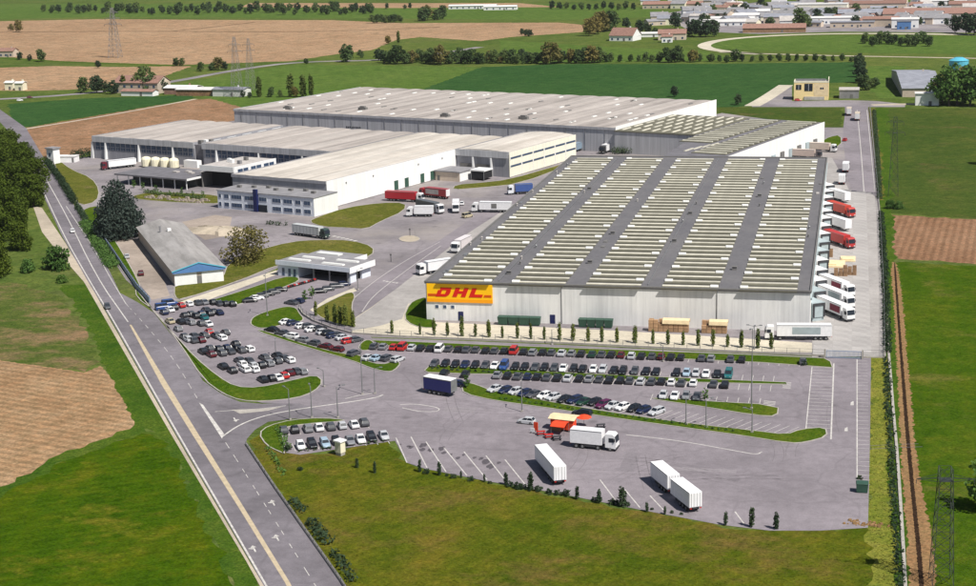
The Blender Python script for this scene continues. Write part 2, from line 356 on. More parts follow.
def island(name, pix, mat, sm=2, h=0.17, kw=0.28):
    p = smooth(gp(pix), sm) if sm else gp(pix)
    if area2(p) < 0: p.reverse()
    q = offset(p, kw)
    mb = MB(); n = len(p)
    o = sheet(name, [(v.x, v.y) for v in q], h-0.02, mat, world=True)
    for i in range(n):
        j = (i+1) % n
        mb.quad((p[i].x, p[i].y, 0), (p[j].x, p[j].y, 0), (p[j].x, p[j].y, h), (p[i].x, p[i].y, h))
        mb.quad((p[i].x, p[i].y, h), (p[j].x, p[j].y, h), (q[j].x, q[j].y, h), (q[i].x, q[i].y, h))
        mb.quad((q[i].x, q[i].y, h), (q[j].x, q[j].y, h), (q[j].x, q[j].y, 0), (q[i].x, q[i].y, 0))
    link('kerb', mb.mesh('kerb', 'kerb'), o)
    return o
def ribbon(mb, pts, wid, z, dash=None):
    """painted line along world points"""
    pts = [Vector((p[0], p[1])) for p in pts]
    segs = []
    for a, b in zip(pts, pts[1:]):
        L = (b-a).length
        if dash:
            on, off = dash; t = 0
            while t < L: segs.append((a.lerp(b, t/L), a.lerp(b, min(1, (t+on)/L)))); t += on+off
        else: segs.append((a, b))
    for a, b in segs:
        d = (b-a); n = Vector((-d.y, d.x)).normalized()*wid/2
        mb.quad((a.x-n.x, a.y-n.y, z), (b.x-n.x, b.y-n.y, z), (b.x+n.x, b.y+n.y, z), (a.x+n.x, a.y+n.y, z))
# ================================================================ THE GROUND
ZS, ZA, ZC = 0.03, 0.05, 0.06          # site paving, asphalt, concrete
sheet('ground', [(-7000, -1500), (7000, -1500), (7000, 12000), (-7000, 12000)], 0, 'grass', world=True)
F = lambda n, p, m, z=0.012, sm=0, rough=1.2: sheet(n, p, z, m, sm, rough=rough)
# far fields
F('tan_field', [(-40, 22), (100, 19), (250, 20), (330, 20), (402, 23), (558, 22.5), (586, 25), (583, 32), (510, 37), (480, 41), (420, 37), (396, 40), (372, 50), (330, 55), (292, 61), (180, 65), (60, 61), (10, 57), (-40, 57)], 'soil_tan')
F('tan_field', [(-40, 69), (50, 66), (120, 67), (192, 66), (150, 81), (85, 89), (30, 91), (-40, 90)], 'soil_tan')
F('brown_field', [(26, 128), (100, 115), (190, 100), (252, 96), (262, 104), (262, 140), (95, 150), (62, 161), (46, 161), (32, 142)], 'soil_brown')
F('crop_field', [(8, 104), (80, 98.5), (190, 95), (196, 98), (130, 110), (60, 121), (30, 127), (12, 126)], 'crop_dark')
F('crop_field', [(165, 86), (205, 79), (250, 70), (300, 64.5), (400, 66), (482, 67), (455, 79), (418, 91), (364, 100), (260, 112), (205, 97)], 'crop_bright', 0.013)
F('crop_field', [(482, 67), (560, 64), (700, 64), (858, 62), (862, 76), (856, 82), (786, 85), (757, 105), (640, 118), (470, 110), (418, 91)], 'crop_dark', 0.014)
F('meadow', [(500, 40), (590, 46), (690, 50), (705, 51), (740, 60), (560, 63), (500, 60)], 'crop_bright', 0.011)
F('meadow', [(-60, 4), (600, 4), (700, 14), (690, 16), (560, 20), (330, 18), (100, 17), (-60, 20)], 'crop_bright', 0.011)
F('meadow', [(706, 44), (730, 38), (830, 35.5), (990, 36), (990, 54), (880, 53), (770, 51), (712, 48)], 'crop_bright', 0.011)
F('meadow', [(868, 66), (905, 66), (905, 98), (880, 98), (868, 88)], 'crop_bright', 0.012)
F('tan_field', [(250, 3), (520, 3), (560, 7), (400, 8), (240, 7)], 'soil_tan', 0.013)
F('green_meadow', [(874, 108.5), (1060, 108), (1060, 222), (976, 219), (891, 213)], 'meadow_far_right')
F('ploughed_field', [(891, 215), (976, 219.5), (1060, 223), (1060, 268), (976, 263.5), (896, 259)], 'soil_ploughed')
F('green_meadow', [(897, 262), (976, 266), (1060, 270), (1110, 640), (930, 640), (922, 560), (912, 440), (903, 330)], 'meadow_right')
F('meadow', [(715, 107), (842, 108), (842, 135), (826, 131), (800, 125), (720, 118)], 'meadow_far_right', 0.015)
# west of the road
F('green_meadow', [(-60, 282), (20, 284), (62, 297), (84, 330), (100, 362), (84, 372), (40, 366), (-60, 352)], 'meadow_patchy')
F('stubble_field', [(-60, 352), (40, 366), (84, 372.5), (101, 366), (112, 378), (137, 426), (124, 433), (100, 441), (60, 457), (20, 480), (-60, 516)], 'soil_stubble', 0.014, 0, 0.3)
F('green_meadow', [(-60, 520), (20, 484), (60, 461), (100, 446), (140, 432), (165, 438), (200, 505), (232, 570), (250, 640), (-90, 640)], 'meadow_left')
F('grass_verge', [(60, 285), (88, 285), (110, 318), (148, 384), (174, 432), (206, 488), (248, 562), (290, 640), (250, 640), (225, 560), (198, 506), (165, 440), (138, 426), (113, 376), (90, 330)], 'verge', 0.02)
F('grass_verge', [(-60, 516), (20, 478), (60, 455), (100, 440), (137, 425), (168, 440), (140, 434), (100, 448), (60, 464), (20, 487), (-60, 524)], 'verge', 0.021)
F('grass_verge', [(76, 285), (92, 322), (103, 362), (113, 376), (140, 428), (150, 390), (112, 320), (90, 284)], 'verge', 0.019)
# east ditch
F('grass_verge', [(873, 108), (889, 108), (893, 215), (899, 330), (910, 450), (922, 586), (928, 640), (889, 640), (888, 500), (886, 360), (884, 300)], 'verge', 0.02, 0)
F('grass_verge', [(870, 357), (887, 357), (889, 440), (893, 520), (898, 640), (875, 640), (866, 530), (869, 440)], 'yellow_grass', 0.026, 0)
F('grass_verge', [(868, 108), (874, 108), (884, 180), (884, 200), (880, 200), (871, 170)], 'olive_grass', 0.034, 0)
F('dirt_bank', [(890, 262), (897.5, 262), (904, 310), (906, 350), (912, 400), (914, 440), (924, 500), (936, 560), (938, 640), (911, 640), (910, 580), (904, 500), (900, 440), (899, 400), (896, 350), (894.5, 310)], 'soil_bank', 0.03, 2, 0.35)
F('ditch', [(893.5, 262), (895.5, 262), (900.5, 330), (909, 430), (915.5, 500), (923.5, 570), (926, 640), (921, 640), (918.5, 570), (911.5, 500), (905, 430), (898, 330)], 'ditch_mud', 0.036, 2, 0.10)
# front meadow
F('front_meadow', [(248, 446), (262, 432), (282, 430), (288, 454), (330, 452), (392, 441), (404, 463), (450, 476), (520, 489), (600, 504), (680, 518), (740, 529), (868, 529), (889, 505), (897, 640), (360, 640), (330, 572), (300, 522), (272, 484)], 'meadow_front', 0.018, 0)
# ---------------------------------------------------------------- site paving and roads
sheet('site_paving', [(47, 163), (70, 158), (100, 156), (120, 140), (250, 118), (470, 112), (700, 118), (722, 113), (780, 121), (822, 127.5), (845, 127.5), (845, 105), (868, 106), (874, 150), (879, 200), (886, 356), (826, 357), (700, 351), (560, 344), (460, 340), (372, 337), (352, 334), (330, 327), (305, 316), (296, 306), (330, 292), (300, 278), (278, 268), (240, 285), (180, 301), (150, 301), (126, 280), (105, 248), (84, 216), (68, 186)], ZS, 'asphalt_yard')
road = sheet('road', [(-2, 108), (26, 128), (48, 165), (74, 205), (110, 272), (120, 293), (137, 302), (154, 313), (180, 346), (203, 381), (222, 394.5), (240, 402), (262, 404), (300, 402), (318, 394), (400, 380), (400, 440), (352, 420), (323, 418), (292, 419), (268, 422), (255, 430), (247, 439), (245, 446), (262, 468), (274, 487), (302, 526), (340, 580), (372, 640), (296, 640), (262, 583), (250, 561), (177, 436), (148, 385), (110, 318), (87, 280), (62, 236), (36, 180), (15, 138), (-2, 120)], ZA, 'asphalt_road')
sheet('road_shoulder', [(33, 206), (42, 208), (66, 244), (88, 281), (176, 436), (249, 561), (296, 640), (290, 640), (246.5, 562), (172, 436), (84, 282), (56, 250), (42, 232)], 0.045, 'gravel')
park = sheet('car_park', [(135, 286), (150, 301), (182, 302), (240, 285), (278, 270), (335, 283), (362, 330), (372, 338), (460, 341), (560, 345), (700, 352), (834, 358), (871, 358), (870, 440), (868, 528), (820, 531), (770, 531), (720, 525), (640, 510), (560, 494), (485, 481), (425, 469), (407, 463), (395, 441), (300, 455), (286, 453), (280, 428), (300, 423), (352, 419), (300, 404), (262, 403), (222, 394), (200, 376), (160, 318)], 0.055, 'asphalt')
# concrete aprons
sheet('concrete_apron', [(352, 333), (350, 322), (366, 308), (403, 285), (424, 270), (430, 288), (428, 322), (620, 331), (812, 343), (812, 353), (700, 350), (560, 343), (460, 339)], ZC, 'concrete_pale')
sheet('concrete_apron', [(370, 309), (395, 290), (450, 247), (500, 209), (520, 197), (528, 198), (440, 274), (428, 283), (428, 300), (408, 304), (402, 319), (380, 326), (352, 331), (350, 322)], 0.066, 'concrete_base')
YP = gp([(812, 357.2), (886, 356.5), (885, 320), (883.5, 280), (881, 240), (878.5, 212), (876, 198), (868, 190), (849, 190), (840, 172), (832, 158), (815, 157)])
yard = sheet('concrete_yard', [(v.x, v.y) for v in YP], 0.064, 'concrete_base', world=True)
def in_poly(P, x, y):
    c = False
    for i in range(len(P)):
        a, b = P[i], P[i-1]
        if (a.y > y) != (b.y > y) and x < (b.x-a.x)*(y-a.y)/(b.y-a.y)+a.x: c = not c
    return c
mslab = None
for j in range(52):
    for i in range(6):
        wx, wy = 4.6, 4.9
        x0, y0 = -12.3+i*4.65, 376+j*4.95
        if not all(in_poly(YP, x0+a_, y0+b_) for a_ in (0, wx) for b_ in (0, wy)): continue
        if mslab is None:
            mb = MB(); mb.box(0, wx, 0, wy, 0, 0.012, 0.01); mslab = mb.mesh('paving_slab', 'slab')
        link('paving_slab', mslab, yard, (x0, y0, 0.068))
sheet('service_road', [(846, 105), (868, 106), (873, 150), (877, 193), (852, 192), (846, 170), (843, 130)], 0.072, 'asphalt')
sheet('service_road', [(352, 320), (340, 318), (352, 300), (368, 285), (400, 262), (440, 240), (470, 220), (500, 200), (520, 190), (540, 186), (520, 200), (470, 232), (430, 262), (395, 290), (372, 307)], 0.072, 'asphalt')
sheet('town_ground', [(660, 14), (700, 8), (760, 2), (1000, 2), (1000, 33), (840, 31.5), (760, 34), (690, 31)], 0.02, 'asphalt_yard')
# white gravel tracks
sheet('footpath', [(180, 302), (276, 270.5), (279, 274), (206, 301), (192, 305)], 0.075, 'concrete_pale')
sheet('footpath', [(354, 288), (327, 299), (310, 310), (313, 312), (332, 301), (357, 291)], 0.075, 'concrete_pale')
for nm, pts, wd, mt in (('farm_track', [(990, 35), (900, 33.5), (830, 33.5), (770, 35.5), (725, 39), (703, 44), (706, 48.5), (730, 52), (760, 54)], 11, 'concrete_pale'),
                    ('farm_track', [(720, 52), (800, 55), (990, 58.5)], 6, 'gravel'),
                    ('farm_track', [(786, 85), (765, 99), (752, 106)], 9, 'concrete_pale'),
                    ('farm_track', [(872, 105), (905, 104), (940, 104)], 7, 'gravel'),
                    ('country_road', [(-20, 100), (40, 97), (100, 92), (160, 84), (240, 69), (300, 61.5), (400, 60), (480, 47)], 9, 'asphalt_yard'),
                    ('farm_track', [(-10, 57.5), (60, 62), (180, 66), (240, 65)], 5, 'verge'),
                    ('field_ditch', [(-20, 32.5), (120, 31), (250, 32), (350, 31), (440, 27)], 4, 'ditch_mud'),
                    ('field_ditch', [(170, 31.5), (240, 24), (255, 22)], 3, 'ditch_mud'),
                    ('farm_track', [(25, 129), (100, 117), (196, 99)], 3, 'gravel')):
    q = smooth(gp(pts), 2, False); n = len(q); L, Rr = [], []
    for i in range(n):
        t = (q[min(n-1, i+1)]-q[max(0, i-1)]).normalized(); nn = Vector((-t.y, t.x))*wd/2
        L.append(q[i]+nn); Rr.append(q[i]-nn)
    sheet(nm, [(v.x, v.y) for v in L+Rr[::-1]], 0.03 if nm != 'field_ditch' else 0.035, mt, world=True)
# the water channel along the east ditch: a concrete lip
q = smooth(gp([(886, 300), (888, 345), (891, 380), (894, 420), (897, 450), (901, 510), (904, 560), (908, 640)]), 2, False)
mb = MB(); ribbon(mb, q, 0.55, 0.30)
for a, b in zip(q, q[1:]):
    d = (b-a); n = Vector((-d.y, d.x)).normalized()*0.275
    mb.quad((a.x-n.x, a.y-n.y, 0), (b.x-n.x, b.y-n.y, 0), (b.x-n.x, b.y-n.y, .3), (a.x-n.x, a.y-n.y, .3)); mb.quad((a.x+n.x, a.y+n.y, 0), (b.x+n.x, b.y+n.y, 0), (b.x+n.x, b.y+n.y, .3), (a.x+n.x, a.y+n.y, .3))
link('channel_lip', mb.mesh('channel_lip', 'kerb'), None, kind='structure')
g0 = random.Random(40)
for i in range(16):                                        # old oil stains where lorries stand
    c_ = S(400+i*6.6+g0.uniform(-3, 3), 441+i*1.5+g0.uniform(-3, 5)); r_ = g0.uniform(.35, 1.0)
    sheet('oil_stain', [(c_.x+math.cos(a*.63)*r_*g0.uniform(.6, 1.2), c_.y+math.sin(a*.63)*r_*1.9*g0.uniform(.6, 1.2)) for a in range(10)], .0615, 'stain', world=True, parent=park)
mb = MB(); g0 = random.Random(17)                          # black tyre curves left by turning lorries
for i in range(26):
    x, y = g0.choice([(650, 480), (720, 490), (600, 470), (760, 470), (480, 430), (420, 415), (800, 470), (845, 440), (330, 400)])
    c_ = S(x+g0.uniform(-40, 40), y+g0.uniform(-14, 14)).to_2d(); a = g0.uniform(-.4, .6)+(0 if g0.random() < .7 else 1.5); k_ = g0.uniform(-.05, .05); w2 = Vector((-math.sin(a), math.cos(a)))*.95; pts = []
    for t_ in range(16): pts.append(c_.copy()); c_ = c_+Vector((math.cos(a), math.sin(a)))*g0.uniform(1.0, 1.6); a += k_
    for o_ in (w2, -w2): ribbon(mb, [p+o_ for p in pts], .16, .0605)
me = bpy.data.meshes.new('tyre_marks'); me.from_pydata(mb.v, [], mb.f); me.materials.append(MAT['tyre_mark']); link('tyre_marks', me, park, kind='stuff')
for i, (x, y, w_, d_, k_) in enumerate(((520, 425, 9, 3, 0), (700, 470, 14, 2, 1), (460, 410, 7, 4, 1), (630, 462, 3, 11, 0), (310, 398, 8, 2.5, 0), (740, 388, 6, 3, 1), (255, 335, 7, 4, 1), (230, 345, 4, 6, 0), (400, 400, 10, 2, 0), (560, 480, 4, 6, 1))):
    c_ = S(x, y); sheet('tarmac_patch', [(c_.x-w_/2, c_.y-d_/2), (c_.x+w_/2, c_.y-d_/2), (c_.x+w_/2, c_.y+d_/2), (c_.x-w_/2, c_.y+d_/2)], .0585, 'patch_dark' if k_ == 0 else 'patch_pale', world=True, parent=park)
sheet('dirt_yard', [(108, 236), (118, 238), (140, 240), (165, 283), (170, 296), (152, 300), (128, 268)], .04, 'dirt')
sheet('dirt_yard', [(182, 222), (215, 215), (232, 217), (228, 236), (205, 240), (195, 234)], .04, 'dirt')
# grass islands with kerbs
island('grass_island', [(135, 287), (150, 307), (166, 325), (178, 338), (196, 358), (219, 377), (236, 387), (258, 388), (290, 381), (316, 375), (324, 382), (315, 392), (296, 399), (262, 402), (240, 401), (222, 394), (203, 380), (180, 345), (156, 312), (136, 298)], 'lawn', 1)
island('grass_island', [(250, 322), (253, 317), (268, 311), (286, 306.5), (297, 308), (300, 314), (305, 319.5), (299, 323), (290, 321), (283, 325.5), (262, 329.5), (251, 326)], 'lawn')
island('grass_island', [(258, 329.5), (280, 336), (310, 346), (342, 354), (360, 355), (366, 361), (381, 365), (393, 362), (402, 363), (395, 371), (387, 372.5), (371, 369), (352, 361), (310, 349), (280, 339.5), (258, 332)], 'lawn', 1)
island('grass_island', [(357, 348), (363, 341), (370, 340), (375, 343), (373, 350), (362, 351.5)], 'lawn')
island('grass_island', [(372, 340.5), (460, 344), (560, 348), (660, 351.5), (760, 355.5), (824, 358.5), (831, 362), (833, 368), (822, 367.5), (760, 363), (660, 358.5), (560, 353.5), (460, 349.5), (384, 346)], 'lawn', 0)
island('grass_island', [(424, 371), (431, 364.5), (520, 370.5), (600, 374.5), (700, 379), (786, 382.5), (787, 385), (700, 383), (600, 379), (520, 375), (470, 374.5), (428, 373)], 'lawn', 0)
island('grass_island', [(461, 386), (467, 382.5), (477, 385), (493, 391.5), (540, 400), (580, 407.5), (640, 417), (700, 425), (755, 431), (786, 435), (800, 429.5), (826, 427.5), (828, 437), (806, 443), (790, 444), (740, 436), (700, 430.5), (660, 425), (620, 419.5), (580, 413.5), (540, 407.5), (493, 401), (463, 394)], 'lawn', 1)
island('grass_island', [(649, 398.5), (664, 398), (700, 401), (779, 405.5), (778, 417), (755, 416), (701, 407), (660, 401)], 'lawn', 1)
island('grass_island', [(258, 434), (268, 426), (292, 420), (323, 418), (352, 421), (300, 425), (281, 429), (287, 455), (278, 452), (266, 446)], 'lawn', 1)
island('grass_island', [(183, 305), (205, 302.5), (250, 288.5), (282, 277), (298, 277), (300, 281), (285, 287), (262, 297), (236, 306), (222, 306), (215, 300.5)], 'lawn', 1)
island('grass_island', [(312, 311), (330, 301), (351, 291.5), (356, 296), (352, 305), (354, 318), (357, 328), (340, 326), (322, 319)], 'olive_grass', 1)
island('grass_island', [(403, 318), (409, 304), (418, 299), (428, 297.5), (432, 322), (440, 326), (430, 329), (412, 326)], 'lawn', 1)
island('grass_island', [(308, 222), (318, 217), (345, 208), (380, 203), (406, 203), (405, 211), (380, 222), (367, 229.5), (345, 228), (322, 227)], 'olive_grass', 1)
island('grass_island', [(174, 284), (222, 279.5), (228, 263), (252, 252), (290, 242), (318, 240), (352, 240.5), (374, 247), (373, 256), (350, 262), (300, 262), (278, 265), (240, 281), (182, 300), (174, 298)], 'olive_grass', 1)
island('grass_island', [(52, 163), (60, 161), (72, 170), (92, 178), (100, 190), (97, 202), (80, 206), (72, 196)], 'olive_grass', 1)
island('grass_island', [(80, 214), (86, 208), (99, 206), (104, 214), (110, 232), (132, 268), (143, 291), (135, 290), (112, 256), (90, 224)], 'lawn', 1)
island('grass_island', [(455, 185), (480, 183), (508, 180), (560, 165), (574, 160), (572, 164), (520, 184), (480, 188), (452, 190)], 'olive_grass', 1)
island('grass_island', [(822, 141), (829, 137), (841, 135), (842, 146), (824, 149)], 'lawn', 1)
island('grass_island', [(129, 197), (150, 192), (205, 194), (228, 198), (226, 204), (180, 203), (140, 200)], 'olive_grass', 1)
# round dirt island in the lorry yard
island('round_island', [(398, 239), (402, 236.5), (410, 235.5), (417, 236.5), (421, 239), (417, 241.5), (409, 242.5), (401, 241.5)], 'gravel', 2)
# ---------------------------------------------------------------- painted markings
def lines(name, parent, mat, items, z):
    mb = MB()
    for it in items: ribbon(mb, it[0], it[1], z, it[2] if len(it) > 2 else None)
    me = bpy.data.meshes.new(name); me.from_pydata(mb.v, [], mb.f); me.materials.append(MAT[mat]); me.update()
    return link(name, me, parent, kind='stuff')
sp = lambda pts, it=2: smooth(gp(pts), it, False)
lines('edge_line', road, 'white_line', [
    (sp([(40, 184), (64, 236), (89, 280), (112, 318), (150, 385), (179, 436), (252, 561), (297, 640)]), 0.35),
    (sp([(42, 172), (68, 218), (97, 278), (128, 322)]), 0.32),
    (sp([(66, 206), (96, 252), (112, 281), (126, 304)]), 0.22),
    (sp([(126, 304), (150, 330), (176, 362), (199, 402), (222, 437), (262, 500), (318, 590)]), 0.13, (2.2, 4.5)),
    (sp([(222, 437), (240, 424.5), (265, 415.5), (300, 409), (345, 403), (376, 398), (383, 395)], 3), 0.45),
    (sp([(215, 412), (240, 410), (262, 409), (286, 406)]), 0.25)], ZA+0.012)
def area(name, parent, mat, pix, z, sm=0):
    return sheet(name, pix, z, mat, sm, parent=parent)
area('median_paint', road, 'yellow_line', [(129.5, 325), (131.5, 325), (165, 380), (197.5, 433), (241, 503), (290, 583), (316.5, 640), (312, 640), (285, 583), (237.5, 506), (192.5, 435), (161, 384)], ZA+0.012)
area('chevron_paint', road, 'white_line', [(199, 403), (203, 405), (224, 434), (222, 439)], ZA+0.016)
area('turn_lane_paint', road, 'kerb', [(232, 410), (262, 409), (283, 407), (268, 411), (240, 414)], ZA+0.016)
def arrow(px, py, ang, L=3.2):
    mb = MB(); c = S(px, py); d = Vector((math.cos(ang), math.sin(ang))); n = Vector((-d.y, d.x)); c = c.to_2d()
    P = lambda a, b: (c+d*a+n*b).to_3d()+Vector((0, 0, ZA+0.016))
    mb.quad(P(-L/2, -.14), P(L*.15, -.14), P(L*.15, .14), P(-L/2, .14)); mb.poly([P(L*.15, -.55), P(L/2, 0), P(L*.15, .55)])
    mb.quad(P(-L*.1, .1), P(.3, .1), P(.5, .9), P(.1, .9))
    me = bpy.data.meshes.new('road_arrow'); me.from_pydata(mb.v, [], mb.f); me.materials.append(MAT['white_line']); link('road_arrow', me, road)
ra = (S(300, 560)-S(250, 470)); ra = math.atan2(ra.y, ra.x)
for q in ((273, 503), (277, 538), (254, 549), (235, 420)): arrow(*q, ra+(math.pi if q[0] > 250 else 0))
# bay lines: rows run along X at measured depths, bays 2.4 m wide
bays = []
def bayrow(x0, x1, y0, y1, pitch=2.4, slant=0.0):
    n = int((x1-x0)/pitch)
    for i in range(n+1): bays.append(([(x0+i*pitch, y0), (x0+i*pitch+slant, y1)], 0.13))
bayrow(-118.5, -8.5, 366.2, 371.0); bayrow(-97.5, -14, 352.6, 357.2); bayrow(-81, -14, 345.0, 349.6); bayrow(-42, -17, 334.6, 339.2)
a, b = S(489, 395), S(792, 436)
for i in range(36):
    p = a.lerp(b, i/35); bays.append(([(p.x, p.y), (p.x+3.2, p.y+5.4)], 0.13))
for i in range(19): bays.append(([(-7.4, 366-i*2.55), (-2.6, 366-i*2.55)], 0.13))
bays.append(([(-7.5, 367), (-7.5, 318.5)], 0.2)); bays.append(([(-2.5, 370), (-2.3, 313)], 0.3))
for i in range(34): bays.append(([(3.0, 373-i*2.6), (5.3, 373-i*2.6)], 0.12))
bays.append(([(2.9, 374), (2.9, 283)], 0.22))
a, b = S(398, 438), S(408, 463)
for i, (p0, p1) in enumerate((((396, 438), (407, 463)), ((411, 437), (427, 468)), ((426, 442), (446, 472)), ((444, 448), (467, 476)), ((464, 452), (487, 480)), ((486, 456), (508, 484)), ((505, 460), (527, 487)), ((600, 480), (615, 500)), ((625, 490), (640, 508)), ((650, 496), (666, 513)), ((735, 512), (744, 524)))):
    bays.append(([S(*p0).to_2d(), S(*p1).to_2d()], 0.22))
for pts in ([(626, 435), (680, 441), (740, 452), (757, 455), (762, 452)], [(400, 405), (415, 404), (440, 408), (438, 412), (420, 412), (402, 408)], [(345, 399), (362, 395), (375, 393)]):
    q = sp(pts); bays.append(([(v.x, v.y) for v in q], 0.28))
for x0, x1, y in ((281, 366, 436), (286, 390, 440)): pass
for i in range(9):
    p = S(278+i*11.4, 436.5-i*1.0).lerp(S(279+i*11.4, 436.5-i*1.0), 0); bays.append(([(p.x, p.y), (p.x-2.6, p.y+4.6)], 0.13))
    p = S(292+i*11.6, 444-i*0.9); bays.append(([(p.x, p.y), (p.x+2.4, p.y-4.4)], 0.13))
for k in range(6):
    bays.append(([(-13.6, 352.7-k*0.9), (-11.8, 352.2-k*0.9)], 0.3)); bays.append(([(-17.2, 337.5-k*1.0), (-14.6, 336.9-k*1.0)], 0.32))
lines('bay_lines', park, 'white_line', bays, 0.068)
for q in ((852, 404), (846, 430)): area('direction_arrow', park, 'white_line', [(q[0]-1.2, q[1]-1.5), (q[0]+1.6, q[1]-2.5), (q[0]+1.8, q[1]+1.5), (q[0]-1.6, q[1]+1.5)], 0.068)
yl = []
yl.append((sp([(441, 246), (400, 275), (372, 297), (362, 312)]), 0.2)); yl.append((sp([(352, 300), (372, 283), (403, 262), (440, 242)]), 0.2))
yl.append((sp([(857, 110), (861, 150), (864, 192)]), 0.3)); yl.append((sp([(867, 110), (871, 150), (875, 192)]), 0.3))
for k in range(6): yl.append((gp([(333+k*4.2, 236.2+k*0.9), (335.4+k*4.2, 236.7+k*0.9)]), 1.6))
for k in range(5): yl.append((gp([(383+k*3.2, 281.0+k*0.5), (385+k*3.2, 281.3+k*0.5)]), 0.9))
lines('lane_lines', None, 'white_line', yl, 0.085)['kind'] = 'structure'
# ================================================================ MAIN WAREHOUSE  (front-left corner at -111,399; 102 x 230 m; eaves 10.5 m)
MX, MY, MW, ML, MH = -111.0, 399.0, 102.0, 230.0, 10.5
mw = thing('warehouse', 'huge pale concrete warehouse with rows of roof skylights and yellow sign', 'warehouse', (MX, MY, 0))
mb = MB(); mb.box(0.22, MW-0.22, 0.22, ML-0.1, 0, MH-0.35); part('core_wall', mb, 'wall_grey', mw)
mb = MB(); mb.box(0.012, 2.488, 0, 0.2, 0, MH-0.02, 0.0); mp_f = mb.mesh('wall_panel', 'panel')
NP = 41; pw = MW/NP
for i in range(NP): link('wall_panel', mp_f, mw, (i*pw, 0, 0))
mb = MB(); mb.box(0, 0.2, 0.012, 4.988, 0, MH-0.02); mp_s = mb.mesh('wall_panel', 'wall_white')
for i in range(46): link('wall_panel', mp_s, mw, (MW-0.2, i*5.0, 0)); link('wall_panel', mp_s, mw, (0, i*5.0, 0)) if i < 46 else None
rf = MB(); rf.box(-0.25, MW+0.25, -0.25, ML+0.2, MH-0.33, MH+0.02); roof = part('roof', rf, 'roof_walk', mw)
mb = MB()
for x0, x1 in ((-0.35, 0.15), (MW-0.15, MW+0.35)): mb.box(x0, x1, -0.3, ML+0.25, MH+0.02, MH+0.4)
mb.box(0.15, MW-0.15, -0.35, 0.1, MH+0.02, MH+0.42); mb.box(0.15, MW-0.15, ML-0.1, ML+0.28, MH+0.02, MH+0.42)
link('parapet', mb.mesh('parapet', 'gutter'), roof)
# roof bays: concrete wing tiles between the dark walkways, a raised arched skylight on each
bx = [3.2+20.2*i for i in range(5)]; BL = 14.6
mb = MB()                                                     # one row of wing tiles: a shallow trough that rises to both skylights
mb.sweep([(0, 0), (0, 0.12), (1.2, 0.10), (2.35, 0.05), (3.4, 0.10), (4.3, 0.28), (4.38, 0.28), (4.38, 0)], 0, BL)
tile = mb.mesh('roof_tile', 'roof_tile'); tile.transform(Matrix.Rotation(-math.pi/2, 4, 'Z') @ Matrix.Scale(-1, 4, (0, 1, 0)))
tile.transform(Matrix.Scale(-1, 4, (1, 0, 0))) if min(v.co.x for v in tile.vertices) < -1 else None
tile.flip_normals() if False else None
bm = bmesh.new(); bm.from_mesh(tile); bmesh.ops.recalc_face_normals(bm, faces=bm.faces); bm.to_mesh(tile); bm.free()
mb = MB()
prof = [(0.0, 0.0)]+[(0.6-0.6*math.cos(math.pi*k/8), 0.12+0.2*math.sin(math.pi*k/8)) for k in range(9)]+[(1.2, 0.0)]
mb.rings([[(0, y, z) for y, z in prof], [(BL, y, z) for y, z in prof]]); sky_me = mb.mesh('skylight', 'skylight')
mb = MB(); prof2 = [(-0.25, 0.0)]+[(0.6-0.85*math.cos(math.pi*k/8), 0.26+0.34*math.sin(math.pi*k/8)) for k in range(9)]+[(1.45, 0.0)]
mb.rings([[(0, y, z) for y, z in prof2], [(2.0, y, z) for y, z in prof2]]); cap_me = mb.mesh('smoke_vent', 'skylight_white')
rr = random.Random(3)
def roofbay(ox, oy, row, k, j):
    link('roof_tile', tile, roof, (ox, oy+1.2, MH+0.02))
    s_ = link('skylight', sky_me, roof, (ox, oy, MH+0.02))
    if k % 3 == (j*2) % 3: link('smoke_vent', cap_me, s_, (BL-2.05, 0, 0))
    elif k % 3 == (j*2+1) % 3: link('smoke_vent', cap_me, s_, (0.05, 0, 0))
for k in range(40):
    for j in range(5): roofbay(bx[j], 2.2+5.68*k, None, k, j)
for (x, y) in ((20.5, 12), (40.6, 70), (60.8, 105), (81, 24), (40.4, 28), (81, 140), (20.3, 150), (60.6, 60)):
    mb = MB(); mb.box(-0.6, 0.6, -0.5, 0.5, 0, 0.9); mb.box(-0.75, 0.75, -0.65, 0.65, 0.9, 1.0); link('roof_unit', mb.mesh('roof_unit', 'gutter'), roof, (x, y, MH+0.02))
rw = random.Random(77)
for i in range(26):
    x = rw.choice([1.6, 20.4, 40.6, 60.8, 81.0, 100.4])+rw.uniform(-1.2, 1.2); y = rw.uniform(6, 224); mb = MB()
    if i % 3: mb.tube((0, 0, 0), (0, 0, .8), .22, .22, 8); mb.tube((0, 0, .8), (0, 0, 1.0), .38, .2, 8)
    else: mb.box(-.5, .5, -1.2, 1.2, 0, .35)
    link('roof_vent', mb.mesh('roof_vent', rw.choice(['gutter', 'steel', 'roof_flat_pale'])), roof, (x, y, MH+0.02))
for x in (19.6, 59.9): mb = MB(); mb.tube((x, 3, MH+.25), (x, 226, MH+.25), .1, .1, 6); link('roof_pipe', mb.mesh('roof_pipe', 'steel'), roof)
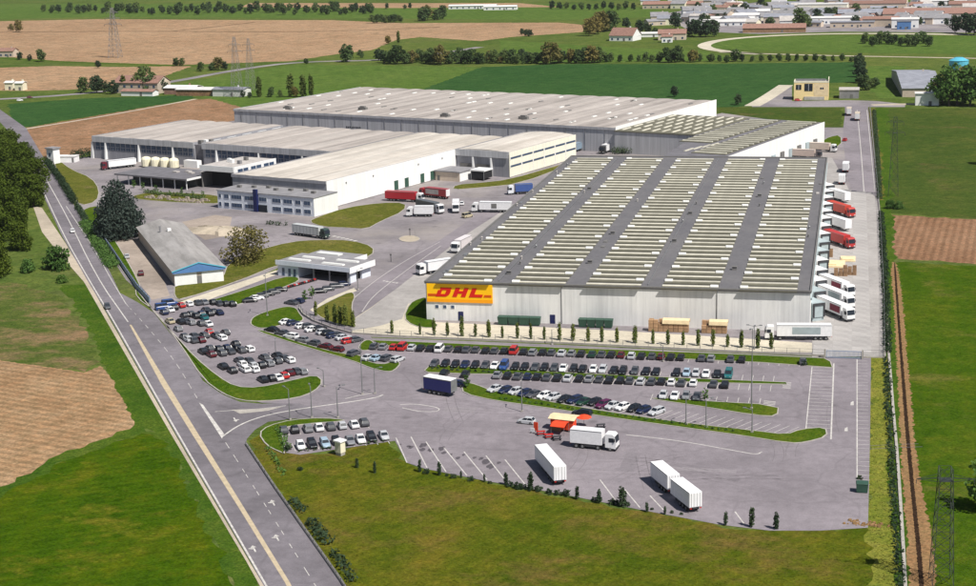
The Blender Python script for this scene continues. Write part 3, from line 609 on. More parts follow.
# the sign
sg = MB(); sg.box(0, 18.2, -0.28, -0.02, 5.15, 10.25); sign = part('sign_board', sg, 'sign_yellow', mw, (0.35, 0, 0))
mb = MB(); mb.box(0, 18.2, -0.31, -0.285, 5.15, 6.1); link('sign_band', mb.mesh('sign_band', 'sign_orange'), sign)
def slant(polys, x, z, k=0.42):
    return [[(x+px+pz*k, z+pz) for px, pz in p] for p in polys]
LETTERS = {  # width 3.6, height 2.1 italic heavy letters
 'D': [[(0, 0), (1.25, 0), (1.25, 0.62), (1.05, 0.62), (1.05, 1.5), (0, 1.5)], [(0.55, 1.5), (3.0, 1.5), (3.25, 1.72), (3.1, 2.1), (0.3, 2.1)], [(1.25, 0), (2.6, 0), (3.15, 0.4), (3.3, 0.9), (3.25, 1.5), (2.15, 1.5), (2.1, 0.62), (1.25, 0.62)]],
 'H': [[(0, 0), (1.15, 0), (1.15, 2.1), (0, 2.1)], [(1.15, 0.78), (2.15, 0.78), (2.15, 1.38), (1.15, 1.38)], [(2.15, 0), (3.3, 0), (3.3, 2.1), (2.15, 2.1)]],
 'L': [[(0, 0), (3.3, 0), (3.3, 0.68), (1.15, 0.68), (1.15, 2.1), (0, 2.1)]]}
for ch, x in (('D', 2.7), ('H', 7.3), ('L', 11.9)):
    mb = MB()
    for p in slant([[(a_*1.1, b_*1.2) for a_, b_ in P_] for P_ in LETTERS[ch]], x-.25, 6.7): mb.rings([[(px, -0.36, pz) for px, pz in p], [(px, -0.285, pz) for px, pz in p]])
    link('letter', mb.mesh('letter', 'sign_red'), sign)
for k in range(3):
    for x0, x1 in ((0.3, 2.55+0.14*k), (15.7+0.14*k, 17.9)):
        mb = MB(); mb.box(x0, x1, -0.33, -0.285, 6.77+k*0.26, 6.90+k*0.26); link('stripe', mb.mesh('stripe', 'sign_red'), sign)
for x in (3.0, 5.2, 7.4):
    mb = MB(); mb.box(x-0.55, x+0.55, -0.08, 0.05, 3.3, 4.35); wn = part('window', mb, 'white_paint', mw)
    mb = MB(); mb.box(x-0.46, x+0.46, -0.10, -0.081, 3.39, 4.26); link('pane', mb.mesh('pane', 'glass_blue'), wn)
for x, h, c in ((9.6, 2.6, 'navy'), (34.8, 2.5, 'navy')):
    mb = MB(); mb.box(x-0.7, x+0.7, -0.1, 0.05, 0, h); d = part('door', mb, c, mw); mb = MB(); mb.box(x+0.4, x+0.5, -0.18, -0.1, 1.0, 1.15); link('handle', mb.mesh('handle', 'steel'), d)
for i in range(2):
    mb = MB(); x = 37.3+i*41; mb.tube((x, -0.12, 0), (x, -0.12, MH-0.4), 0.09); part('downpipe', mb, 'steel', mw)
# sawtooth loading docks along the east wall
DA = R(-58)
for i in range(15):
    y = 14+i*13.4; pale = i in (0, 1, 5, 6)
    d = link('loading_dock', None, mw, (MW+0.3, y, 0), DA); d.empty_display_size = 0.3
    mb = MB(); mb.box(-3.0, 3.2, -1.9, 1.9, 1.1, 5.0); mb.box(-3.0, 3.0, -1.7, 1.7, 0, 1.1); link('dock_house', mb.mesh('dock_house', 'white_paint' if not pale else 'dock_grey'), d)
    mb = MB(); mb.box(3.2, 3.5, -1.75, -1.35, 1.15, 4.9); mb.box(3.2, 3.5, 1.35, 1.75, 1.15, 4.9); mb.box(3.2, 3.5, -1.35, 1.35, 4.3, 4.9); link('dock_seal', mb.mesh('dock_seal', 'chassis'), d)
    mb = MB(); mb.box(3.205, 3.26, -1.34, 1.34, 1.15, 4.3); link('dock_door', mb.mesh('dock_door', 'dock_grey'), d)
mb = MB(); mb.box(MW+0.02, MW+0.45, 0.3, ML-1, 8.3, 8.9); part('canopy_rail', mb, 'dock_grey', mw)
# ================================================================ OLD WORKS: all square to one another, turned -18.5 degrees
TH = R(-18.5); OX, OY = -193.558, 559.716
UX = Vector((math.cos(TH), math.sin(TH))); VX = Vector((-math.sin(TH), math.cos(TH)))
def LW(a, b, z=0): p = Vector((OX, OY))+UX*a+VX*b; return (p.x, p.y, z)
def vault(a0, a1, b0, b1, zb, bays, rise=0.9, over=0.3, asym=0.0):
    mb = MB(); bw = (a1-a0)/bays; K = 8
    for i in range(bays):
        x0 = a0+i*bw; pr = [(x0+0.02, zb-0.4)]
        for k in range(K+1):
            t = k/K; pr.append((x0+0.02+(bw-0.04)*t, zb+rise*(1-(2*t-1)**2)))
        pr.append((x0+bw-0.02, zb-0.4))
        mb.rings([[(x, b0-over, z) for x, z in pr], [(x, b1+over, z) for x, z in pr]])
    return mb
def old_building(name, label, a0, a1, b0, b1, h, wall, roofm, bays, rise=0.8, cat='industrial hall', skew=0.0):
    t = thing(name, label, cat, LW(a0, b0), TH); W, D = a1-a0, b1-b0
    mb = MB(); mb.box(0, W, 0, D, 0, h-0.42); part('wall', mb, wall, t)
    r = part('roof', vault(0.05, W-0.05, 0, D, h, bays, rise), roofm, t)
    mb = MB(); mb.box(-0.25, W+0.25, -0.35, -0.28+0.0, h-0.9, h+0.25); mb.box(-0.27, -0.02, -0.27, D, h-0.9, h+0.25); mb.box(W+0.02, W+0.27, -0.27, D, h-0.9, h+0.25)
    link('parapet', mb.mesh('parapet', wall), r)
    return t, r
# B: the great hall at the back
tB, rB = old_building('great_hall', 'great flat grey concrete hall with pale streaked roof at the back', -191, 35.5, 172, 287, 11.2, 'wall_grey', 'roof_old', 20, 0.32)
mb = MB(); mb.box(226.8, 227.0, -0.4, 115, 0.3, 12.0); part('wall_cladding', mb, 'wall_white', tB)
rr = random.Random(11)
for i in range(20):
    for k in range(rr.randint(3, 5)):
        y = rr.choice([12, 30, 48, 66, 84, 100])+rr.uniform(-4, 4)
        mb = MB(); mb.box(-0.6, 0.6, -2.0, 2.0, 0, 0.4, 0.1); link('roof_light', mb.mesh('roof_light', 'skylight_white' if rr.random() < 0.7 else 'gutter'), rB, (11.32*i+5.7, y, 11.46))
for (x, y) in ((30, 8), (70, 20), (128, 9), (170, 14)):
    mb = MB(); mb.box(-2.4, 2.4, -1, 1, 0, 1.3); mb.box(-1.4, 1.4, -0.8, 0.8, 1.3, 1.9); link('roof_unit', mb.mesh('roof_unit', 'gutter'), rB, (x, y, 11.4))
for i in range(9):
    mb = MB(); mb.box(-0.32, 0.32, -0.06, -0.02, -0.55+0.15*(i % 3), 0.45-0.1*(i % 2)); link('wall_lettering', mb.mesh('wall_lettering', 'black_and_shade'), tB, (74+i*1.05, 0, 5.0))
for i in range(22):
    mb = MB(); mb.tube((5+i*10.3, -0.14, 0), (5+i*10.3, -0.14, 10.4), 0.1); part('downpipe', mb, 'steel', tB)
# A: two bays on the west with glazed front and buttresses
for nm, a0, a1, lb in (('west_hall', -188, -124.5, 'low grey hall with dark window band and white buttresses at far left'), ('middle_hall', -119.5, -46.3, 'low grey hall with beige roof between the left hall and white hall')):
    t, r = old_building(nm, lb, a0, a1, 66, 130, 10.5, 'wall_grey_dark', 'roof_old', 6, 0.4); W = a1-a0
    mb = MB(); mb.box(-0.1, W+0.1, -0.75, -0.36, 8.0, 10.7); part('fascia', mb, 'wall_grey', t)
    n = int(W/3.3)
    for i in range(n):
        mb = MB(); x = 1.6+i*(W-2)/n; mb.box(x, x+2.5, -0.12, -0.02, 4.4, 7.9); w_ = part('window', mb, 'glass_blue', t)
        mb = MB(); mb.box(x, x+2.5, -0.18, -0.121, 5.9, 6.05); mb.box(x+1.2, x+1.3, -0.18, -0.121, 4.4, 5.9); link('mullion', mb.mesh('mullion', 'wall_grey'), w_)
    for i in range(3):
        mb = MB(); x = 8+i*W/3; mb.rings([[(x, -1.5, 0), (x+0.7, -1.5, 0), (x+0.7, -0.02, 0), (x, -0.02, 0)], [(x, -0.8, 7.9), (x+0.7, -0.8, 7.9), (x+0.7, -0.02, 7.9), (x, -0.02, 7.9)]]); part('buttress', mb, 'white_paint', t)
    if nm == 'west_hall': mb = MB(); mb.rings([[(-2.0, -0.5, 0), (-0.3, -0.5, 0), (-0.3, 0.3, 0), (-2.0, 0.3, 0)], [(-0.9, -0.5, 8), (-0.3, -0.5, 8), (-0.3, 0.3, 8), (-0.9, 0.3, 8)]]); part('buttress', mb, 'white_paint', t)
t = thing('valley_roof', 'dark sunken roof strip with white skylights between the two grey halls', 'roof strip', LW(-124.2, 66.5), TH)
mb = MB(); mb.box(0, 4.4, 0, 62, 0, 9.6); part('roof_deck', mb, 'roof_dark', t)
for i in range(5):
    mb = MB(); mb.box(-1.0, 1.0, -3.2, 3.2, 0, 0.8, 0.3); part('skylight', mb, 'skylight_white', t, (2.2, 12+i*11, 9.6))
for i in range(3): mb = MB(); mb.box(-0.9, 0.9, -0.9, 0.9, 0, 1.8); part('roof_unit', mb, 'gutter' if i != 1 else 'white_paint', t, (1+i*1.3, 2.5+i*2.0, 9.6))
# C: the white-sided hall, D: its annex
tC, rC = old_building('white_hall', 'long hall with white side wall and cream streaked roof', -46, 0, 0, 132, 10.5, 'wall_grey_dark', 'roof_cream', 4, 0.4)
mb = MB(); mb.box(46.3, 46.45, 0.0, 91, 0.2, 10.7); part('wall_cladding', mb, 'wall_white', tC)
for i in range(4):
    mb = MB(); mb.box(46.46, 46.62, 0, 3.4, 0.3, 4.4); d = part('dock_door', mb, 'white_paint', tC, (0, 44+i*7.5+(4 if i > 1 else 0), 0)); mb = MB(); mb.box(46.63, 46.68, 0.3, 3.1, 0.4, 4.1); link('opening', mb.mesh('opening', 'green_paint'), d)
for y in (12, 30, 62, 80): mb = MB(); mb.box(46.46, 46.7, 0, 0.5, 8, 8.6); part('wall_lamp', mb, 'gutter', tC, (0, y, 0))
tD, rD = old_building('annex_hall', 'annex hall with white side and two dark window strips', 0.35, 26.5, 91.3, 150, 10.5, 'wall_grey_dark', 'roof_cream', 1, 0.9)
mb = MB(); mb.box(26.42, 26.6, 0, 58.7, 0.2, 10.7); cl = part('wall_cladding', mb, 'wall_cream', tD)
for z in (7.6, 4.2):
    for i in range(6): mb = MB(); mb.box(26.61, 26.68, 0.4+i*9.7, 9.6+i*9.7, z, z+0.8); w_ = part('window', mb, 'glass_blue', tD); mb = MB(); mb.box(26.69, 26.76, 0.4+i*9.7, 0.75+i*9.7, z-0.2, z+1.0); link('frame', mb.mesh('frame', 'white_paint'), w_)
for i in range(5): mb = MB(); mb.box(26.61, 26.8, 10+i*9.7-0.2, 10+i*9.7+0.1, 0.2, 7.4); part('pilaster', mb, 'white_paint', tD)
mb = MB(); mb.box(0, 26.3, -0.7, -0.37, 8.1, 10.9); part('fascia', mb, 'wall_grey', tD)
for x in (8.5, 17.5): mb = MB(); mb.box(x, x+0.7, -0.9, -0.05, 0, 7.9); part('buttress', mb, 'white_paint', tD)
mb = MB(); mb.box(2, 7.8, -0.12, -0.02, 0.1, 5); mb.box(10, 17, -0.12, -0.02, 0.1, 5); part('shutter', mb, 'gutter', tD)
t = thing('loading_hut', 'small beige hut with dark flat roof before the annex hall', 'hut', LW(1.2, 73.5), TH)
mb = MB(); mb.box(0, 12, 0, 12, 0, 3.8); part('wall', mb, 'wall_house', t); mb = MB(); mb.box(-0.4, 12.4, -0.4, 12.4, 3.8, 4.3); part('roof', mb, 'roof_flat', t)
mb = MB(); mb.box(12.02, 12.15, 0.2, 11.8, 0.1, 3.7); part('white_side', mb, 'white_paint', t)
mb = MB(); mb.box(1.2, 2.3, -0.08, -0.02, 0, 2.2); part('door', mb, 'gutter', t)
t = thing('loading_canopy', 'black sided loading canopy with white top before the annex hall', 'canopy', LW(14.8, 79.5), TH)
mb = MB(); mb.box(0, 6.8, 0, 7, 3.9, 4.5); part('top', mb, 'white_paint', t); mb = MB(); mb.box(0.2, 6.6, 0.2, 6.9, 0.8, 3.88); part('curtain', mb, 'black_and_shade', t)
for x in (0.3, 6.5): mb = MB(); mb.box(x-0.1, x+0.1, 0.02, 0.18, 0, 3.9); part('leg', mb, 'steel', t)
# office block in front of the white hall
t = thing('office_block', 'two storey white office block with window rows and navy entrance tower', 'office', LW(-41, -15.0), TH)
OW, OD, OH = 46.5, 14.6, 7.2
mb = MB(); mb.box(0, OW, 0, OD, 0, OH-0.3); part('wall', mb, 'wall_office_shade', t)
mb = MB(); mb.box(-0.3, OW+0.3, -0.3, OD, OH-0.3, OH); part('roof', mb, 'roof_flat', t)
mb = MB(); mb.box(OW+0.02, OW+0.12, 0, OD, 0.05, OH-0.32); part('end_wall', mb, 'wall_white', t)  # sunlit end gets the plain white copy
for z in (0.9, 4.1):
    for x, ww in ((0.7, 1.3), (3.4, 2.4), (7.0, 5.2), (13.6, 5.2), (20.6, 3.8), (27.0, 4.2), (32.4, 4.2), (38.0, 2.6), (42.0, 3.2)):
        mb = MB(); mb.box(x, x+ww, -0.1, -0.02, z, z+1.7); f_ = part('window', mb, 'white_paint', t)
        k = max(1, round(ww/1.3))
        for q in range(k): mb = MB(); mb.box(x+0.1+q*(ww-0.1)/k, x+q*(ww-0.1)/k+(ww-0.1)/k, -0.15, -0.105, z+0.1, z+1.6); link('pane', mb.mesh('pane', 'glass_blue'), f_)
mb = MB(); mb.box(18.5, 20.2, -1.0, -0.02, 0, 8.6); part('entrance_tower', mb, 'navy', t)
mb = MB(); mb.box(20.5, 24.5, -0.4, -0.16, 0, 2.8); part('entrance_door', mb, 'glass', t)
for i in range(7): mb = MB(); mb.box(0, 1.6, 0, 1.2, 0, 0.9); part('roof_unit', mb, 'gutter', t, (4+i*6.0, 7+(i % 3)*1.5, OH))
# entrance hall with dark recess, left of the white hall
t = thing('entrance_hall', 'tall entrance hall with white fascia over a deep black recess', 'entrance hall', LW(-80.5, 20.5), TH)
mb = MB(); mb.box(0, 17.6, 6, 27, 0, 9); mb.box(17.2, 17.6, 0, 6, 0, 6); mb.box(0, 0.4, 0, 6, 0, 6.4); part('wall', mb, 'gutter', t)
mb = MB(); mb.box(-0.2, 17.9, -0.2, 27, 8.6, 9.2); part('roof', mb, 'roof_flat_pale', t)
mb = MB(); mb.box(-0.3, 17.98, -0.5, -0.22, 7.2, 9.5); mb.box(17.92, 18.2, -0.2, 27, 5.2, 9.5); part('fascia', mb, 'white_paint', t)
for i in range(3): mb = MB(); mb.box(18.21, 18.27, 2+i*8.4, 8.6+i*8.4, 6.0, 8.3); w_ = part('window', mb, 'glass_blue', t); mb = MB(); mb.box(18.28, 18.33, 5.1+i*8.4, 5.4+i*8.4, 6.0, 8.3); link('mullion', mb.mesh('mullion', 'white_paint'), w_)
for x, y, m__ in ((4, 12, 'white_paint'), (8, 18, 'gutter'), (12, 9, 'roof_flat'), (7, 10, 'white_paint')): mb = MB(); mb.box(0, 1.6, 0, 1.4, 0, 1.5); part('roof_unit', mb, m__, t, (x, y, 9.2))
mb = MB(); mb.box(0.6, 17, 5.9, 5.98, 0, 8.5); part('recess', mb, 'black_and_shade', t)  # black sheet paints the shade at the back of the recess
# low dark canopy with columns
t = thing('flat_canopy', 'low dark flat canopy on columns beside the entrance hall', 'canopy', LW(-122, 12.0), TH)
mb = MB(); mb.box(0, 41, 0, 22, 4.0, 4.6); part('deck', mb, 'roof_dark', t)
mb = MB(); mb.box(41.02, 41.2, -0.1, 22, 3.9, 4.75); part('edge_trim', mb, 'white_paint', t)
for i in range(7):
    for y in (0.8, 21): mb = MB(); mb.box(-0.15, 0.15, -0.15, 0.15, 0, 4.0); part('column', mb, 'white_paint', t, (1+i*6.5, y, 0))
mb = MB(); mb.box(2, 38, 9, 21.5, 0, 3.6); part('back_wall', mb, 'gutter', t)
for i in range(4): mb = MB(); mb.box(0, 2.6, 0, 2, 0, 0.5); part('roof_light', mb, 'roof_flat_pale', t, (22+i*4.2, 12+(i % 2)*3, 4.6))
# E1, E2: newer blocks with skylights behind the main warehouse
t = thing('link_block', 'low grey block with short diagonal white skylights beside the great hall', 'industrial hall', LW(36, 170.5), TH)
mb = MB(); mb.box(0, 40.5, 0, 63, 0, 9.9); part('wall', mb, 'wall_grey', t)
mb = MB(); mb.box(-0.1, 40.6, -0.3, 63.2, 9.92, 10.4); r = part('roof', mb, 'roof_tile', t)
mb = MB(); mb.box(-0.42, 0.42, -4.2, 4.2, 0, 0.4, 0.12); sk2 = mb.mesh('skylight', 'skylight')
for i in range(8):
    for k in range(5): link('skylight', sk2, r, (2.6+i*5.0, 7+k*12.4, 10.4))
for x in (1.0,): pass
t = thing('rear_block', 'long low block with white side wall adjoining the warehouse back', 'industrial hall', (OX, OY, 0), TH)
poly = [(91, 104.6), (115.6, 112.6), (114.6, 229), (77, 233), (77, 168)]
mb = MB(); mb.prism(poly, 0, 9.9); part('wall', mb, 'wall_grey', t)
mb = MB(); mb.prism(poly, 9.92, 10.4); r = part('roof', mb, 'roof_dark', t)
dx = -1.0/116.4
mb = MB(); mb.rings([[(115.64, 113.2, 0.2), (115.84, 113.2, 0.2), (114.84, 229.1, 0.2), (114.64, 229.1, 0.2)], [(115.64, 113.2, 10.7), (115.84, 113.2, 10.7), (114.84, 229.1, 10.7), (114.64, 229.1, 10.7)]]); part('wall_cladding', mb, 'wall_white', t)
mb = MB(); mb.box(-7.0, 7.0, -0.5, 0.5, 0, 0.34, 0.12); sk3 = mb.mesh('skylight', 'skylight')
mb = MB(); mb.box(-7.6, 7.6, -2.5, 2.5, 0, 0.25); tl3 = mb.mesh('roof_tile', 'roof_tile')
for k in range(19):
    b = 121+k*5.8
    for a0 in (86.3, 105.0):
        if a0 < 90 and b < 148: continue
        link('roof_tile', tl3, r, (a0, b, 10.4)); link('skylight', sk3, r, (a0, b, 10.65))
for k in range(4): link('skylight', sk2, r, (93+k*1.2, 126+k*6, 10.4))
for i in range(9):
    mb = MB(); mb.box(115.1, 116.3, 0, 3.6, 0.2, 4.4); part('dock_door', mb, 'dock_grey' if i % 2 else 'gutter', t, (-i*0.08, 130+i*10.5, 0))
# ---------------------------------------------------------------- gatehouse
t = thing('gatehouse', 'white gatehouse with flat grey roof, roof lights and open drive-through', 'gatehouse', (-171.9, 446.9, 0), R(-18.3))
mb = MB(); mb.box(0.3, 8.2, 0.3, 12.0, 0, 4.0); mb.box(9, 27, 7.5, 12, 0, 4); mb.box(26.4, 27.4, 1, 4, 0, 4); part('wall', mb, 'wall_office_shade', t)
mb = MB(); mb.box(8.25, 26.3, 7.3, 7.45, 0, 4.0); part('recess', mb, 'black_and_shade', t)  # black sheet stands in for shade under the drive-through roof
mb = MB(); mb.box(0, 28, 0, 13, 4.02, 4.7); rf_ = part('roof', mb, 'roof_flat', t)
mb = MB(); mb.box(-0.15, 28.15, -0.2, -0.01, 3.6, 5.0); part('fascia', mb, 'wall_office_shade', t); mb = MB(); mb.box(28.01, 28.2, -0.2, 13, 3.2, 5.0); part('fascia', mb, 'white_paint', t)  # front fascia in the shade-tinted white, side fascia in plain white
for x, y in ((2.2, 3.2), (4.2, 7.5), (15.5, 2.6), (17, 8.0)):
    mb = MB(); mb.box(0, 8.0, 0, 1.3, 0, 0.4, 0.12); link('roof_light', mb.mesh('roof_light', 'skylight_white'), rf_, (x, y, 4.7))
mb = MB(); mb.box(2, 20, 13.05, 20, 4.0, 4.5); part('rear_roof', mb, 'roof_flat', t); mb = MB(); mb.box(20.02, 20.2, 13.1, 20, 3.2, 4.7); part('rear_fascia', mb, 'white_paint', t)
mb = MB(); mb.box(2.6, 19.4, 13.1, 19.4, 0, 3.98); part('rear_wall', mb, 'wall_office_shade', t)
mb = MB(); mb.box(4.4, 13, 14.5, 17, 4.5, 4.9); part('roof_light', mb, 'skylight_white', t)
for x in (2.0, 4.4, 6.4):
    mb = MB(); mb.box(x, x+0.9, 0.2, 0.28, 0.3, 2.6); part('window', mb, 'glass_blue', t)
for x, y in ((26.8, 0.6), (20, 0.6), (14, 0.6)): mb = MB(); mb.box(x-0.2, x+0.2, y-0.2, y+0.2, 0, 4); part('column', mb, 'steel', t)
# ---------------------------------------------------------------- long shed with blue gable
t = thing('long_shed', 'long low shed with grey fibre roof and blue gable end', 'shed', (-198.2, 429.0, 0), math.atan2(67.4, -43.5)-math.pi/2)
SL, SW_ = 79.0, 15.6
mb = MB(); mb.box(0.3, SW_-0.3, 0.4, SL, 0, 4.2); part('wall', mb, 'wall_house', t)
mb = MB(); mb.box(0.4, 7.1, 0.25, 0.38, 0, 3.9); mb.box(8.6, SW_-0.4, 0.25, 0.38, 0, 3.9); part('end_wall', mb, 'white_paint', t)
mb = MB(); mb.box(7.15, 8.55, 0.3, 0.39, 0, 2.6); part('door', mb, 'gutter', t)
mb = MB(); mb.rings([[(-0.2, y, 3.9), (SW_+0.2, y, 3.9), (SW_+0.2, y, 4.6), (SW_/2, y, 6.7), (-0.2, y, 4.6)] for y in (-0.35, 0.22)]); part('gable', mb, 'blue_paint', t)
mb = MB()
for x0, x1, z0, z1 in ((-0.4, SW_/2, 4.62, 6.85), (SW_/2, SW_+0.4, 6.85, 4.62)):
    mb.rings([[(x0, y, z0-0.12), (x1, y, z1-0.12), (x1, y, z1), (x0, y, z0)] for y in (-0.4, SL+0.3)])
rs_ = part('roof', mb, 'roof_shed', t)
mb = MB()
for x0, x1, z0, z1 in ((-0.45, SW_/2, 4.66, 6.9), (SW_/2, SW_+0.45, 6.9, 4.66)): mb.rings([[(x0, y, z0-0.3), (x1, y, z1-0.3), (x1, y, z1), (x0, y, z0)] for y in (-0.55, -0.42)])
link('barge_board', mb.mesh('barge_board', 'teal'), rs_)
mb = MB(); mb.tube((5, 58, 5.2), (5, 58, 8.2), 0.35); link('chimney', mb.mesh('chimney', 'roof_flat'), rs_); mb = MB(); mb.box(7, 8.2, 55, 56.2, 6, 7.6); link('roof_unit', mb.mesh('roof_unit', 'white_paint'), rs_)
for i in range(13): mb = MB(); mb.box(SW_-0.28, SW_-0.2, 3+i*5.8, 5+i*5.8, 1.6, 3.2); part('window', mb, 'glass_blue', t)
# ---------------------------------------------------------------- fences, walls, gate
def fence(name, label, pix, h=1.8, post=3.0, plinth=0.5, cat='fence', mats=('kerb', 'steel'), world=False):
    q = [Vector(p) for p in pix] if world else gp(pix)
    t = thing(name, label, cat, (q[0].x, q[0].y, 0)); o = Vector((q[0].x, q[0].y))
    pl, rl = MB(), MB(); pm = None
    for a, b in zip(q, q[1:]):
        d = b-a; L = d.length; d.normalize(); n = Vector((-d.y, d.x))
        def bar(mb, z0, z1, w):
            c = [(a+n*w-o), (b+n*w-o), (b-n*w-o), (a-n*w-o)]
            mb.rings([[(p.x, p.y, z0) for p in c], [(p.x, p.y, z1) for p in c]])
        bar(pl, 0, plinth, 0.16)
        for z in ([plinth+0.35, (plinth+h)/2, h-0.1]): bar(rl, z, z+0.05, 0.025)
        k = max(1, int(L/post))
        for i in range(k+1):
            p = a.lerp(b, i/k)-o
            if pm is None: mm = MB(); mm.box(-0.05, 0.05, -0.05, 0.05, 0, h); pm = mm.mesh('post', mats[1])
            link('post', pm, t, (p.x, p.y, 0))
    part('plinth', pl, mats[0], t); part('rails', rl, mats[1], t, kind='stuff')
    return t
fence('boundary_fence', 'long steel fence on a pale kerb wall before the warehouse', [(299, 309), (303, 315), (314, 322), (330, 328), (352, 334), (400, 337.2), (470, 340), (560, 343.8), (700, 350.5), (825, 356.8)])
fence('yard_fence', 'steel fence along the east edge of the concrete yard', [(862, 357.5), (884.5, 358), (884, 300), (880, 215), (874, 150), (870, 108)], 2.0, 5, 0.3)
fence('roadside_fence', 'grey blue fence wall between the road and long shed', [(98, 232), (112, 252), (124, 270), (137, 289), (150, 303)], 2.1, 3, 1.6, mats=('blue_steel', 'steel'))
fence('kerb_wall', 'low stone wall along the road below the small car park', [(246, 445), (262, 469), (274, 487), (288, 507), (302, 527), (322, 555), (341, 582), (352, 600)], 0.7, 2.5, 0.45, 'wall')
g = S(826, 358.4); g2 = S(861, 358.6)
t = thing('sliding_gate', 'blue grey steel bar gate at the yard entrance', 'gate', (g.x, g.y+0.3, 0.06)); L = (g2-g).length
mb = MB(); mb.box(0, L, -0.05, 0.05, 0.1, 0.25); mb.box(0, L, -0.05, 0.05, 1.75, 1.9); mb.box(0, 0.15, -0.06, 0.06, 0.25, 1.75); mb.box(L-0.15, L, -0.06, 0.06, 0.25, 1.75); part('frame', mb, 'blue_steel', t)
mb = MB(); mb.box(-0.05, 0.05, -0.03, 0.03, 0.25, 1.75); bm_ = mb.mesh('bar', 'blue_steel')
for i in range(1, int(L/0.28)): link('bar', bm_, t, (i*0.28, 0, 0))
for x in (-0.3, L+0.3): mb = MB(); mb.box(-0.2, 0.2, -0.2, 0.2, 0, 2.2); part('gate_post', mb, 'kerb', t, (x, 0, 0))
# ================================================================ VEHICLES
VZ = 0.07
def car_meshes(kind):
    """body, windows, wheel of one car type; nose towards +x, origin on the ground at the middle"""
    L, W, H, bonnet, hood_x, back_x, roof_f, roof_b = {
        'hatchback': (3.9, 1.68, 1.46, 0.86, 0.95, -1.75, 0.25, -1.35), 'saloon': (4.5, 1.75, 1.43, 0.86, 1.05, -1.65, 0.30, -0.95),
        'estate': (4.5, 1.75, 1.47, 0.88, 1.05, -2.12, 0.35, -1.75), 'van': (4.6, 1.85, 1.95, 1.05, 1.35, -2.2, 0.80, -2.1)}[kind]
    h = L/2; w = W/2; b = MB()
    st = [(-h, 0.42, 0.80, w-.12), (-h+.12, 0.24, bonnet+.02, w-.04), (-h+.5, 0.22, bonnet+.06, w), (0, 0.20, bonnet+.05, w), (hood_x, 0.22, bonnet+.03, w), (h-.35, 0.24, bonnet-.12, w-.05), (h-.06, 0.28, bonnet-.24, w-.16), (h, 0.36, bonnet-.34, w-.24)]
    b.rings([[(x, -ww, z0), (x, ww, z0), (x, ww+.0, z1-.14), (x, ww-.1, z1), (x, -ww+.1, z1), (x, -ww, z1-.14)] for x, z0, z1, ww in st])
    zb = bonnet+.03; rw = w-.22
    b.rings([[(roof_b-.06, -rw, H-.05), (roof_f+.08, -rw, H-.06), (roof_f+.08, rw, H-.06), (roof_b-.06, rw, H-.05)], [(roof_b+.15, -rw+.1, H), (roof_f-.15, -rw+.1, H), (roof_f-.15, rw-.1, H), (roof_b+.15, rw-.1, H)]])
    for x, xr in ((hood_x, roof_f+.06), ((hood_x+back_x)/2+.1, (roof_f+roof_b)/2), (back_x, roof_b-.04)):
        for s_ in (-1, 1): b.tube((x-.02, s_*(w-.1), zb), (xr, s_*(rw), H-.07), .06, .05, 4)
    body = b.mesh('body', 'car_paint')
    g = MB(); g.rings([[(back_x+.03, -w+.12, zb-.03), (hood_x-.03, -w+.12, zb-.03), (hood_x-.03, w-.12, zb-.03), (back_x+.03, w-.12, zb-.03)], [(roof_b, -rw+.01, H-.07), (roof_f+.02, -rw+.01, H-.07), (roof_f+.02, rw-.01, H-.07), (roof_b, rw-.01, H-.07)]])
    glass = g.mesh('windows', 'glass')
    wh = MB(); wh.tube((0, -.1, 0), (0, .1, 0), .31, .31, 12); wh.cur = 1; wh.tube((0, -.11, 0), (0, .11, 0), .18, .18, 8)
    wheel = wh.mesh('wheel', ['tyre', 'steel'])
    l = MB(); l.box(h-.13, h-.03, -.28, .28, bonnet-.42, bonnet-.26); lamp = None
    hl = MB(); hl.box(-.08, .07, -.14, .14, -.05, .05); head = hl.mesh('headlight', 'dock_grey')
    return dict(body=body, glass=glass, wheel=wheel, head=head, L=L, W=W, hp=(h-.07, w-.42, bonnet-.28), wx=(h-.78, -h+.75), wy=w-.1)
CM = {k: car_meshes(k) for k in ('hatchback', 'saloon', 'estate', 'van')}
CC = {'white': (.80, .80, .80), 'silver': (.50, .51, .53), 'grey': (.22, .225, .24), 'dark grey': (.075, .078, .088), 'black': (.012, .012, .015), 'navy blue': (.012, .020, .062), 'blue': (.03, .075, .24), 'dark red': (.10, .008, .014), 'red': (.48, .022, .02), 'dark green': (.012, .045, .028), 'teal': (.02, .14, .15), 'beige': (.46, .40, .27), 'purple': (.10, .012, .06), 'pale blue': (.34, .45, .55)}
WHEELS_SHOWN = True
def car(pos, ang, color, kind, label, group=None, name='parked_car'):
    c = CM[kind]; t = thing(name, label, 'car' if kind != 'van' else 'van', (pos[0], pos[1], VZ), ang, group)
    o = link('body', c['body'], t); o.color = (*CC[color], 1); link('windows', c['glass'], t)
    for x in c['wx']:
        for s_ in (-1, 1): link('wheel', c['wheel'], t, (x, s_*c['wy'], .31))
    for s_ in (-1, 1): link('headlight', c['head'], t, (c['hp'][0], s_*c['hp'][1], c['hp'][2]))
    return t
CK = {'w': 'white', 's': 'silver', 'g': 'grey', 'd': 'dark grey', 'k': 'black', 'n': 'navy blue', 'b': 'blue', 'm': 'dark red', 'r': 'red', 'e': 'dark green', 't': 'teal', 'i': 'beige', 'p': 'purple', 'l': 'pale blue'}
rc = random.Random(21)
